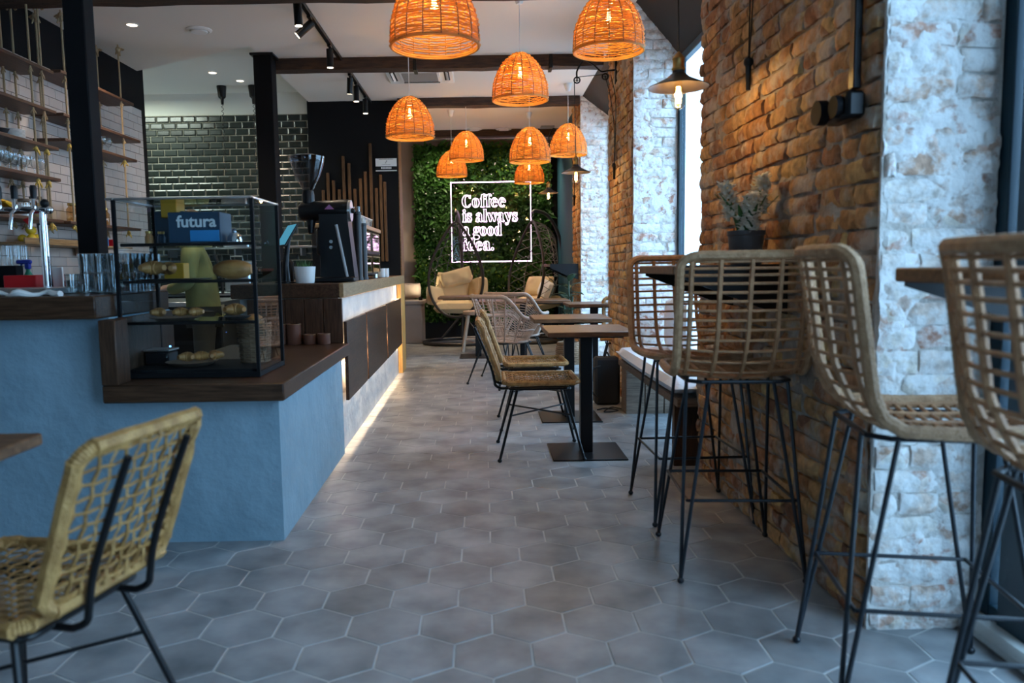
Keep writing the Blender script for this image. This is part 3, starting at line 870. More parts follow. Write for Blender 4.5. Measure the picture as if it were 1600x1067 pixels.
# wicker basket with bread in the right of the case
a = P(408, 530, 3.58); bz = z
wb_ = thing('wicker_basket', 'tall brown wicker basket in the right corner of the glass case', 'basket', (-1.075, 3.58, bz))
mb = MB()
for j in range(16):
    rr = .062 + .012 * j / 15
    mb.tube([((rr + .003 * (1 if (i + j) % 2 else -1)) * math.cos(2 * PI * i / 24), (rr + .003 * (1 if (i + j) % 2 else -1)) * math.sin(2 * PI * i / 24), .006 + j * .0115) for i in range(24)], .0055, 5, closed=True)
mb.build('weave', M['wicker'], wb_)
mb = MB()
for i in range(12):
    q = 2 * PI * i / 12; mb.rod((.062 * math.cos(q), .062 * math.sin(q), 0), (.075 * math.cos(q), .075 * math.sin(q), .185), .003, 5)
mb.build('stakes', M['wicker'], wb_)
MB().lathe([(.001, .004), (.060, .004)], 20).build('bottom', M['wicker'], wb_)
tag(MB().ball((0, 0, 0), .05, 14, 8, (1, 1, .8)).build('bread_roll', M['bread'], loc=(-1.075, 3.58, bz + .185)), 'round bread roll on top of the wicker basket', 'bread')
# ------------------------------------------------------------ wooden candle holders on the low slab
for k, (px, wpx, top, lab) in enumerate([(444, 14, 505, 'tall brown wooden cup next to the display case'), (462, 22, 505, 'second tall brown wooden cup, by the end boards'),
                                        (486, 19, 521, 'short brown wooden cup, left of the two short ones'), (508, 20, 520, 'short brown wooden cup nearest the glowing panel')]):
    a = PZ(px, 537, .706); r_ = wpx / 2 / F * a.y; h_ = (537 - top) / F * a.y
    o = thing('wooden_cup', lab, 'cup', (a.x, a.y - .03, .706))
    MB().lathe([(.001, 0), (r_ * .96, 0), (r_, .004), (r_, h_), (r_ * .84, h_), (r_ * .84, h_ * .7), (.001, h_ * .7)], 24).build('body', M['terracotta'], o)
    MB().lathe([(r_ * 1.0, h_ - .006), (r_ * 1.02, h_ - .003), (r_ * 1.0, h_)], 24).build('rim', M['wood_mid'], o)

# ------------------------------------------------------------ on the raised slab: tumblers
TZ = 1.076
tum = thing('tumbler', 'x', 'glass', (0, 0, 0))
MB().lathe([(.001, .008), (.022, .008), (.0295, .088), (.0312, .088), (.0245, .002), (.001, .0)], 14).build('glass_body', M['tumbler'], tum)
MB().lathe([(.0303, .0875), (.0318, .0885), (.0303, .0895)], 14).build('rim', M['chrome'], tum)
k = 0
xs = [-1.862 + .0635 * i for i in range(5)]
names_row = ['front', 'second', 'third', 'fourth', 'fifth']
for lv in (0, 1):
    for r_ in range(5):
        for i in range(5):
            if lv == 1 and i == 0: continue
            lab = 'clear tumbler in the %s, %s row from the bar edge, %s from the left' % (('bottom layer', 'top layer')[lv], names_row[r_], ('first', 'second', 'third', 'fourth', 'fifth', 'sixth')[i])
            loc = (xs[i] + random.uniform(-.003, .003), 3.49 + r_ * .070, TZ + lv * .0895)
            if k == 0: tum.location = loc; tum['label'] = lab; tum['group'] = 'tumblers stacked on the bar beside the case'
            else: dup(tum, loc, 0, lab)
            k += 1
# metal drip tray, cloth, red box, spray bottle, cards
bx('drip_tray', -60, 74, 451, 463, 3.31, .27, M['steel'], 'long brushed steel drip tray along the left bar edge', 'tray', zb=TZ)
a = P(30, 463, 3.20)
mb = MB()
for i in range(25):
    pass
pts = [(-2.25 + .5 * i / 24, 3.20 + .02 * math.sin(i * .7), TZ + .010 + .006 * math.sin(i * 1.3)) for i in range(25)]
single('folded_cloth', MB().tube(pts, [.012 + .004 * math.sin(i * .9) for i in range(25)], 8), M['paper'], 'crumpled white cloth rolled along the front edge of the drip tray', 'cloth')
rb = bx('red_box', 6, 57, 430, 450, 3.66, .14, M['red'], 'low bright red plastic box behind the drip tray', 'box', zb=TZ)
a = P(49, 452, 3.86)
sb = thing('spray_bottle', 'green spray bottle with a blue trigger head behind the red box', 'bottle', (a.x, 3.845, TZ))
MB().lathe([(.001, 0), (.026, 0), (.028, .01), (.028, .06), (.022, .085), (.010, .105), (.010, .12)], 18).build('bottle_body', M['green'], sb)
MB().lathe([(.0285, .012), (.0285, .055)], 18).build('label_band', M['paper'], sb)
MB().box((-.018, 0, .152), (.075, .022, .022), ch=.006).box((0, 0, .13), (.024, .024, .03), ch=.004).build('spray_head', M['blue'], sb)
MB().tube([(-.03, 0, .142), (-.036, 0, .128), (-.03, 0, .11)], .005, 6).build('trigger', M['blue'], sb)
bx('menu_card', 82, 99, 417, 448, 3.82, .012, M['paper'], 'upright cream card standing right of the chrome tap column', 'card', zb=TZ)
bx('black_box', 100, 116, 438, 448, 3.70, .08, M['black_paint'], 'small black box between the cream card and the tumblers', 'box', zb=TZ)
bx('black_box', -20, 26, 415, 432, 3.76, .06, M['black_paint'], 'black coffee knock box behind the red box', 'box', zb=TZ)
# beer tap font
a = P(75, 450, 3.62)
tp = thing('beer_tap', 'chrome beer tap font with a horizontal rail and black handled taps', 'beer tap', (a.x, 3.62, TZ))
L0 = tp.location
def lp(px, py): q = P(px, py, 3.62) - L0; return (q.x, 0, q.z)
MB().rod((0, 0, 0), (0, 0, lp(75, 352)[2]), .019, 18).lathe([(.03, 0), (.03, .008), (.02, .014)], 18).build('column', M['chrome'], tp)
ztop = lp(75, 328)[2]
MB().rod((lp(-40, 328)[0], 0, ztop), (.03, 0, ztop), .017, 16).ball((.03, 0, ztop), .02, 12, 8).rod((0, 0, ztop - .07), (0, 0, ztop), .016, 12).build('rail', M['chrome'], tp)
MB().ball((.012, 0, ztop + .03), .02, 12, 8).build('cap', M['black_metal'], tp)
MB().tube([(-.02, .01, ztop - .06), (-.015, .03, ztop - .2), (-.01, .03, 0)], .017, 10).build('hose', M['fabric_dark'], tp)
for px in (3, 28, 58):
    x = lp(px, 328)[0]
    MB().tube([(x, 0, ztop), (x, -.03, ztop), (x + .002, -.055, ztop - .02), (x - .004, -.06, ztop - .09)], .0085, 10).lathe([(.013, ztop + .005), (.011, ztop + .05), (.008, ztop + .055)], 12, (x, -.02, 0)).build('tap_spout', M['chrome'], tp)
    MB().lathe([(.001, ztop + .05), (.014, ztop + .052), (.016, ztop + .10), (.012, ztop + .112), (.001, ztop + .112)], 12, (x, -.02, 0)).build('tap_handle', M['black_metal'], tp)
fl_ = MB(); x = lp(50, 328)[0]
fl_.add([(x - .03, -.03, ztop - .045), (x + .015, -.03, ztop - .03), (x + .012, -.03, ztop - .085)], [(0, 1, 2)])
o = fl_.build('pennant', M['red'], tp, smooth=False)
for k, px in enumerate((-6, 12, 24, 36)):
    a = P(px, 400, 3.865)
    o = thing('champagne_flute', 'slender clear flute %s under the tap rail' % ('at the frame edge', 'second from the left', 'third from the left', 'nearest the chrome column')[k], 'glass', (a.x, 3.865, TZ), group='flutes under the taps')
    MB().lathe([(.001, 0), (.028, .0), (.028, .002), (.004, .006), (.003, .07), (.018, .11), (.024, .17), (.022, .235), (.021, .235)], 16).build('glass_body', M['tumbler'], o)
# ============================================================ LAMPS
def point(name, loc, power, color, rad=.03):
    l = bpy.data.lights.new(name, 'POINT'); l.energy = power; l.color = color; l.shadow_soft_size = rad
    o = bpy.data.objects.new(name, l); C.objects.link(o); o.location = loc; return o
def make_shade(w_, h_):
    """woven dome: vertical ribs and wavering horizontal strands; z = 0 at the rim"""
    rnd = random.Random(5); Rr = w_ / 2
    def rad(t):       # t 0 rim .. 1 top
        return Rr * max(.0, 1 - t ** 2.0) ** .66 * (1 - .02 * (1 - t)) + .020 * t
    NR = 16; rows = 31; mb = MB()
    for j in range(rows):
        t = (j + .5) / rows
        n_ = NR * 6; pts = []; rr = []
        dr = rnd.uniform(-.002, .002); gap = rnd.random()
        for i in range(n_):
            a = 2 * PI * i / n_
            wv = math.cos(a * NR / 2 + (PI if j % 2 else 0)) * .0035
            r_ = rad(t) + wv + dr + rnd.uniform(-.0012, .0012)
            z = h_ * t + rnd.uniform(-.0022, .0022) + .002 * math.sin(a * 3 + j)
            pts.append((r_ * math.cos(a), r_ * math.sin(a), z)); rr.append(.0058 * rnd.uniform(.78, 1.08))
        mb.tube(pts, rr, 4, closed=True, flat=.75)
    ribs = MB()
    for k in range(NR):
        for s_ in (-.012, .012) if False else (0,):
            a = 2 * PI * (k + .5) / NR + s_
            ribs.tube([((rad(t / 12) + .003) * math.cos(a), (rad(t / 12) + .003) * math.sin(a), h_ * t / 12) for t in range(13)], .0030, 5)
    rim = MB()
    for (r_, z) in ((Rr * .985, .0), (Rr * .975, .008)):
        rim.tube([(r_ * math.cos(2 * PI * i / 48), r_ * math.sin(2 * PI * i / 48), z) for i in range(48)], .006, 6, closed=True)
    return mb, ribs, rim
def bulb_parts(root, z, s_=1.0, fil=None):
    """lamp holder at height z, bulb below it"""
    prof = [(.012, 0), (.014, -.012), (.018, -.03), (.026, -.06), (.030, -.082), (.026, -.104), (.014, -.118), (.001, -.122)]
    b = MB().lathe([(r_ * s_, zz * s_) for r_, zz in prof], 18).build('bulb', M['bulb_glass'], root, loc=(0, 0, z))
    mb = MB()
    for k in range(6):
        a = k * PI / 3; q = PI / 6
        mb.tube([(.006 * math.cos(a) * s_, .006 * math.sin(a) * s_, -.03 * s_), (.009 * math.cos(a + q) * s_, .009 * math.sin(a + q) * s_, -.095 * s_)], .0028 * s_, 5)
    mb.build('filament', fil or M['filament'], b)
    return b
lab = {0: 'largest woven dome lamp, cut by the top of the frame left of centre', 1: 'woven dome lamp at the top right, just before the iron wall arm',
       2: 'woven dome lamp with white ceiling cup hanging over the middle of the aisle', 3: 'woven dome lamp hanging in front of the black partition',
       4: 'higher dome lamp of the overlapping pair near the top left corner of the neon sign', 5: 'small woven dome lamp half hidden behind its neighbour at the left of the neon sign',
       6: 'woven dome lamp in front of the plant wall, directly behind the centre lamp', 7: 'woven dome lamp beside the brick piers at the far right', 8: 'lowest small woven dome lamp overlapping the top right of the neon frame'}
# px centre, rim bottom px, width px, real width
LP = [(680, 92, 135, .42), (951, 95, 107, .42), (813, 166, 85, .42), (641, 221, 74, .42), (729, 254, 53, .42), (706, 278, 47, .40), (828, 257, 63, .42), (888, 246, 57, .42), (827, 288, 46, .40)]
sh, ri, rm = make_shade(.42, .345)
proto = None
for k, (px, pyb, wpx, wr) in enumerate(LP):
    d = F * wr / wpx
    a = P(px, pyb, d + wr / 2)           # far lip of the rim, the lowest visible one
    loc = Vector((P(px, pyb - 8, d).x, d, a.z))
    s_ = wr / .42
    if proto is None:
        proto = thing('pendant_lamp', lab[k], 'lamp', (0, 0, 0), 0, 'woven dome pendant lamps')
        o = sh.build('shade', M['shade'], proto); ri.build('shade_ribs', M['shade_rib'], o); rm.build('rim', M['shade'], o)
        MB().lathe([(.001, .0), (.021, .0), (.021, .045), (.012, .055), (.001, .055)], 18).build('lamp_holder', M['white_plastic'], proto, loc=(0, 0, .275))
        bulb_parts(proto, .275)
        root = proto; root.location = loc
    else:
        root = dup(proto, loc, random.uniform(0, .3), lab[k])
        if s_ != 1: root.scale = (s_, s_, s_)
    # cord and ceiling cup are of each lamp's own length
    top = (CZ - loc.z) / s_
    for o in list(root.children):
        if o.name.startswith(('cord', 'ceiling_cup')): bpy.data.objects.remove(o)
    MB().rod((0, 0, .325), (0, 0, top - .02), .0028, 6).build('cord', M['white_plastic'], root)
    MB().lathe([(.001, top - .085), (.022, top - .085), (.028, top - .07), (.046, top - .002), (.001, top - .002)], 20).build('ceiling_cup', M['white_plastic'], root)
    point('lamp_light', loc + Vector((0, 0, .19 * s_)), 16.0, (1, .60, .20), .03)
# industrial pendants hung from pulley arms on the brick piers
def industrial(a, arm_y, label, ztop=None):
    t = thing('pulley_pendant', label, 'lamp', a, 0, 'dark saucer pendants on pulley arms')
    o = MB().lathe([(.128, 0), (.127, .004), (.100, .016), (.050, .040), (.034, .055), (.026, .060), (.026, .075)], 32).lathe([(.126, .001), (.098, .012), (.048, .036), (.03, .05), (.001, .055)], 32)
    s_ = o.build('saucer_shade', M['brown_metal'], t)
    MB().lathe([(.001, .070), (.026, .070), (.029, .078), (.024, .088), (.024, .115), (.027, .12), (.02, .132), (.010, .142), (.004, .15)], 20).build('brass_holder', M['brass'], t)
    bulb_parts(t, .035, 1.05)
    point('lamp_light', Vector(a) + Vector((0, 0, -.03)), 10.0, (1, .66, .26), .02)
    return t
def arm_parts(t, base, wall_y, zarm):
    """bracket on the pier face, gooseneck, two pulleys; coordinates relative to the lamp"""
    B = Vector(base); xw = XW - B.x - .006; yw = wall_y - B.y; z = zarm - B.z
    mb = MB().box((xw - .008, yw, z), (.016, .05, .24), ch=.003)
    mb.build('wall_bracket', M['black_metal'], t)
    p = [(xw - .01, yw, z), (xw - .08, yw * .8, z - .005), (xw * .62, yw * .6, z - .01), (xw * .42, yw * .4, z + .05), (xw * .22, yw * .2, z + .085), (.05, 0, z + .06), (.012, 0, z - .01), (.012, 0, z - .07)]
    MB().tube(smooth_path(p, 5), .008, 7).build('gooseneck', M['black_metal'], t)
    for (x, y, zz) in ((.012, 0, z - .085), (xw * .72, yw * .7, z - .055)):
        q = MB(); q.tube([(x + .026 * math.cos(2 * PI * i / 16), y, zz + .026 * math.sin(2 * PI * i / 16)) for i in range(16)], .006, 6, closed=True)
        for i in range(3): q.rod((x - .024 * math.cos(i * PI / 3), y, zz - .024 * math.sin(i * PI / 3)), (x + .024 * math.cos(i * PI / 3), y, zz + .024 * math.sin(i * PI / 3)), .003, 5)
        q.ball((x, y, zz), .008, 8, 5); q.build('pulley', M['black_metal'], t)
    q = MB(); q.rod((0, 0, .15), (-.012, 0, z - .085), .0032, 6); q.rod((0, 0, z - .06), (xw * .72, yw * .7, z - .035), .0032, 6)
    xk = xw - .02
    q.tube(smooth_path([(xw * .72, yw * .7, z - .06), (xw - .06, yw * .9, z - .2), (xk, yw, z - .5), (xk, yw, -B.z + 2.02)], 4), .0032, 6)
    q.tube(smooth_path([(xw - .05, yw, z - .04), (xw - .02, yw - .06, z - .25), (xk + .002, yw - .06, z - .48), (xk, yw - .01, -B.z + 2.05)], 4), .0032, 6)
    q.build('cord', M['black_metal'], t)
    q = MB().ball((xk, yw, -B.z + 2.04), .022, 12, 8).tube([(xk, yw, -B.z + 2.04), (xk, yw, -B.z + 1.92)], [.014, .010], 8)
    q.build('cord_cleat', M['black_metal'], t)
a = P(1060, 137, 3.38); t = industrial(a, 3.4, 'dark saucer pendant with brass holder and glowing bulb in the right foreground'); arm_parts(t, a, 3.46, 2.96)
a = P(900, 270, 6.90); t = industrial(a, 6.9, 'dark saucer pendant hanging from the iron gooseneck arm on the middle pier'); arm_parts(t, a, 6.92, 2.86)
a = P(857, 302, 9.9); t = industrial(a, 9.9, 'small far saucer pendant before the plant wall, right of the neon sign'); arm_parts(t, a, 9.93, 2.80)

# track spots
def track(y0, y1, n_):
    t = thing('track_light', '', 'track light', (-1.34, (y0 + y1) / 2, CZ))
    MB().box((0, 0, -.018), (.036, y1 - y0, .034), ch=.003).build('track', M['black_metal'], t)
    return t
tr1 = track(5.76, 7.60, 0); tr1['label'] = 'black ceiling track of the near section with three spotlights, over the bar aisle'
tr2 = track(7.80, 9.55, 0); tr2['label'] = 'black ceiling track of the far section, ending at the black partition'
def spot(tr, y, tiltx=0.0, tilty=0.0, pw=6):
    yl = y - tr.location.y
    Rm = Euler((tiltx, tilty, 0)).to_matrix()
    mb = MB().box((0, yl, -.045), (.03, .07, .02), ch=.002).rod((0, yl, -.05), (-.0, yl, -.10), .007, 8)
    c = Vector((0, yl, -.10)); ax = Rm @ Vector((0, 0, -1))
    mb.rod(c - ax * .03, c + ax * .13, .031, 20)
    b = mb.build('spotlight', M['black_metal'], tr)
    q = MB(); q.tube([c + ax * .1302, c + ax * .1315], .027, 20); q.build('lens', M['downlight'], b)
    l = bpy.data.lights.new('spot_light', 'SPOT'); l.energy = pw; l.color = (1, .76, .52); l.spot_size = R(75); l.spot_blend = .8; l.shadow_soft_size = .03
    o = bpy.data.objects.new('spot_light', l); C.objects.link(o); o.location = tr.location + c + ax * .14
    o.rotation_euler = ax.to_track_quat('-Z', 'Y').to_euler()
for (y, tx, ty) in ((5.88, 0, -.03), (6.28, -.1, .85), (7.08, 0, 0)): spot(tr1, y, tx, ty, 45)
for (y, tx, ty) in ((8.12, .25, .1), (8.50, 0, 0), (9.15, 0, 0)): spot(tr2, y, tx, ty, 45)
# recessed downlights
DL = [((206, 38), CZ, 'recessed downlight at the upper left, beside the round vent', 110), ((444, 0), CZ, 'recessed downlight cut by the top of the frame, by the track', 30),
      ((332, 113), CZ + .13, 'nearer recessed downlight in the raised kitchen ceiling', 50), ((376, 145), CZ + .13, 'farther recessed downlight in the raised kitchen ceiling', 50)]
for ((px, py), z, lb, pw) in DL:
    a = PZ(px, py, z)
    if a.y > 9.0: a = Vector((a.x * 9.0 / a.y, 9.0, z))
    t = thing('downlight', lb, 'downlight', (a.x, a.y, z), 0, 'recessed ceiling downlights')
    MB().lathe([(.052, -.001), (.052, -.006), (.042, -.008), (.040, -.001)], 28).build('trim_ring', M['white_plastic'], t)
    MB().lathe([(.001, -.003), (.041, -.003)], 28).build('lens', M['downlight'], t)
    l = bpy.data.lights.new('downlight_light', 'SPOT'); l.energy = pw; l.color = (1, .82, .6); l.spot_size = R(125); l.spot_blend = 1; l.shadow_soft_size = .05
    o = bpy.data.objects.new('downlight_light', l); C.objects.link(o); o.location = (a.x, a.y, z - .02)
area_light('kitchen_light', (-4.2, 8.65, 3.25), (0, 0, 0), .9, .25, 55, (.86, 1, .86))
for k, x in enumerate((-.62, .62)):  # unseen downlights added to brighten the plant wall and back of the room
    t = thing('downlight', ('left' if k == 0 else 'right') + ' unseen added fill downlight above the plant wall, behind the rearmost beam', 'downlight', (x, 12.0, CZ))
    MB().lathe([(.052, -.001), (.052, -.006), (.042, -.008), (.040, -.001)], 28).build('trim_ring', M['white_plastic'], t)
    MB().lathe([(.001, -.003), (.041, -.003)], 28).build('lens', M['downlight'], t)
    l = bpy.data.lights.new('downlight_light', 'SPOT'); l.energy = 130; l.color = (1, .84, .62); l.spot_size = R(130); l.spot_blend = 1; l.shadow_soft_size = .05
    o = bpy.data.objects.new('downlight_light', l); C.objects.link(o); o.location = (x, 12.0, CZ - .02); o.rotation_euler = (R(12), 0, 0)
# round vents, smoke detector
for ((px, py), r_, lb) in (((311, 46), .105, 'round white ceiling vent at the upper left'), ((740, 201), .13, 'left one of the two far round ceiling vents'), ((787, 201), .12, 'right one of the two far round ceiling vents')):
    a = PZ(px, py, CZ)
    t = thing('ceiling_vent', lb, 'vent', (a.x, a.y, CZ))
    MB().lathe([(r_, -.001), (r_, -.008), (r_ * .8, -.018), (r_ * .7, -.008)], 32).build('outer_ring', M['white_plastic'], t)
    MB().lathe([(.001, -.028), (r_ * .62, -.026), (r_ * .66, -.018), (r_ * .6, -.006)], 32).build('centre_disc', M['white_plastic'], t)
a = PZ(855, 198, CZ)
single('ceiling_grille', MB().box((a.x, a.y, CZ - .008), (.2, .2, .016), ch=.003), M['grey_plastic'], 'small square ceiling grille at the far right', 'vent')
# air conditioning cassette
x0, x1, ya, yb = -.98, -.28, 7.96, 8.63
t = thing('ceiling_air_conditioner', 'white ceiling air conditioning cassette between the two middle beams', 'air conditioner', ((x0 + x1) / 2, (ya + yb) / 2, CZ))
hx, hy = (x1 - x0) / 2, (yb - ya) / 2
MB().box((0, 0, -.012), (2 * hx, 2 * hy, .024), ch=.008).build('panel', M['white_plastic'], t)
MB().box((0, 0, -.030), (2 * hx * .60, 2 * hy * .60, .014), ch=.004).build('intake_frame', M['white_plastic'], t)
for i in range(14):
    MB().box((0, -hy * .52 + hy * 1.04 * i / 13, -.039), (2 * hx * .52, .010, .006)).build('grille_slat', M['grey_plastic'], t)
for (sx, sy) in ((1, 0), (-1, 0), (0, 1), (0, -1)):
    MB().box((sx * hx * .80, sy * hy * .80, -.025), (.055 if sx else hx * 1.1, .055 if sy else hy * 1.1, .006)).build('air_outlet', M['fabric_dark'], t)
    MB().box((sx * hx * .80, sy * hy * .80, -.030), (.03 if sx else hx * 1.05, .03 if sy else hy * 1.05, .006), rot=(sy * .5, sx * .5, 0)).build('louvre', M['white_plastic'], t)
# black pendant cups with coiled cords in the kitchen
for k, px in enumerate((347, 396)):
    a = PZ(px, 155, CZ + .13); a.y = 9.25; a.x = P(px, 155, 9.25).x
    t = thing('cord_reel', ('left' if k == 0 else 'right') + ' black ceiling cup with a coiled cord by the dark tiles', 'ceiling fixture', (a.x, 9.25, CZ + .13))
    MB().lathe([(.001, -.002), (.055, -.002), (.055, -.02), (.042, -.13), (.02, -.15), (.016, -.21), (.001, -.215)], 20).build('cup', M['black_metal'], t)
    q = [(.012 * math.cos(i * 1.1), .012 * math.sin(i * 1.1), -.21 - .009 * i) for i in range(90)]
    MB().tube(q, .0035, 4).build('coiled_cord', M['black_metal'], t)

# ============================================================ PLANT WALL AND NEON
gx0, gx1, gz0, gz1 = -1.09, 1.10, .29, 3.10
pw = thing('plant_wall', 'green plant wall of dense mixed foliage behind the neon sign', 'plant wall', ((gx0 + gx1) / 2, 12.58, gz0))
ox = pw.location
MB().box((0, .05, (gz1 - gz0) / 2), (gx1 - gx0, .06, gz1 - gz0)).build('backing', mat('dark_foliage_backing', (.008, .022, .008), .9), pw)
def foliage(n_, mname, cols, seed, size, zone=None, blade=False):
    rnd = random.Random(seed); mb = MB()
    for k in range(n_):
        x = rnd.uniform(-(gx1 - gx0) / 2, (gx1 - gx0) / 2); z = rnd.uniform(0, gz1 - gz0)
        bump = .05 * (math.sin(x * 5.1 + z * 3) + math.sin(z * 4.7 - x * 2)) * .5 + .03
        y = -bump - rnd.uniform(0, .05)
        if zone and not zone(x, z, rnd): continue
        L_ = size * rnd.uniform(.6, 1.3); W_ = L_ * (.18 if blade else .5)
        rot = Euler((rnd.uniform(-.9, .3), rnd.uniform(-.9, .9), rnd.uniform(-PI, PI) if not blade else rnd.uniform(-.6, .6)))
        Rm = Euler((rnd.uniform(-1.1, .5), 0, rnd.uniform(-1.2, 1.2))).to_matrix() @ Matrix.Rotation(rnd.uniform(-PI, PI), 3, 'Y')
        c = Vector((x, y, z))
        pts = [Vector((0, 0, 0)), Vector((W_, -.15 * L_, L_ * .45)), Vector((0, 0, L_)), Vector((-W_, -.15 * L_, L_ * .45))]
        mb.add([c + Rm @ q for q in pts], [(0, 1, 2), (0, 2, 3)])
    o = mb.build('foliage', M[mname], pw, smooth=False)
    return tag(o, kind='stuff')
M['f1'] = mat('deep_green_leaves', (.020, .070, .012), .5, color2=(.055, .155, .022), nscale=3, nfac=(.4, .6), translucent=(.05, .16, .02))
M['f2'] = mat('fresh_green_leaves', (.16, .29, .02), .5, color2=(.29, .42, .04), nscale=3, translucent=(.15, .32, .03))
M['f3'] = mat('fern_leaves', (.04, .13, .03), .5, color2=(.08, .20, .04), nscale=3, translucent=(.1, .25, .04))
foliage(17000, 'f1', None, 1, .055)
foliage(4200, 'f2', None, 2, .045, lambda x, z, r: math.sin(x * 3.3 + 1) + math.sin(z * 2.9 + x) + r.uniform(-.8, .8) > .45)
foliage(2200, 'f3', None, 3, .17, lambda x, z, r: abs(x + .1 + .3 * math.sin(z * 3)) < .55 and z > 1.9 or r.random() < .10, blade=True)
mb = MB(); rnd = random.Random(9)
for k in range(70):
    c = Vector((rnd.uniform(-.95, .95), -.13, rnd.uniform(.1, 2.6)))
    for q in range(5):
        a = q * 2 * PI / 5; mb.add([c, c + Vector((.011 * math.cos(a), -.004, .011 * math.sin(a))), c + Vector((.011 * math.cos(a + .9), -.004, .011 * math.sin(a + .9)))], [(0, 1, 2)])
tag(mb.build('blossoms', M['paper'], pw, smooth=False), 'tiny white blossoms', kind='stuff')

# neon sign: acrylic sheet, frame tube, outlined lettering
NY = 12.32
A = P(704, 285, NY); B = P(828, 283.5, NY); D = P(831, 408, NY); E = P(707, 409, NY)
nx0, nx1, nz0, nz1 = (A.x + E.x) / 2, (B.x + D.x) / 2, (E.z + D.z) / 2, (A.z + B.z) / 2
ns = thing('neon_sign', 'square neon sign reading Coffee is always a good idea, hung before the plant wall', 'neon sign', ((nx0 + nx1) / 2, NY, nz0))
ox = ns.location; W = nx1 - nx0; Hn = nz1 - nz0
MB().box((0, .02, Hn / 2), (W, .008, Hn)).build('acrylic_sheet', M['acrylic'], ns, smooth=False)
MB().tube([(-W / 2, 0, 0), (W / 2, 0, 0), (W / 2, 0, Hn), (-W / 2, 0, Hn)], .0095, 8, closed=True).build('neon_frame', M['neon'], ns)
mb = MB()
for (x, z) in ((-W / 2 + .05, .05), (W / 2 - .05, .05), (W / 2 - .05, Hn - .05), (-W / 2 + .05, Hn - .05)): mb.rod((x, .02, z), (x, .21, z), .008, 8)
mb.build('stand_off', M['steel'], ns)
for s_ in (-1, 1): MB().rod((s_ * W * .42, .02, Hn), (s_ * W * .42, .02, CZ - nz0 - .002), .0015, 5).build('suspension_wire', M['steel'], ns)
def ell(cx, cy, rx, ry, a0=0, a1=360, n=22):
    return [(cx + rx * math.cos(R(a0 + (a1 - a0) * i / n)), cy + ry * math.sin(R(a0 + (a1 - a0) * i / n))) for i in range(n + 1)]
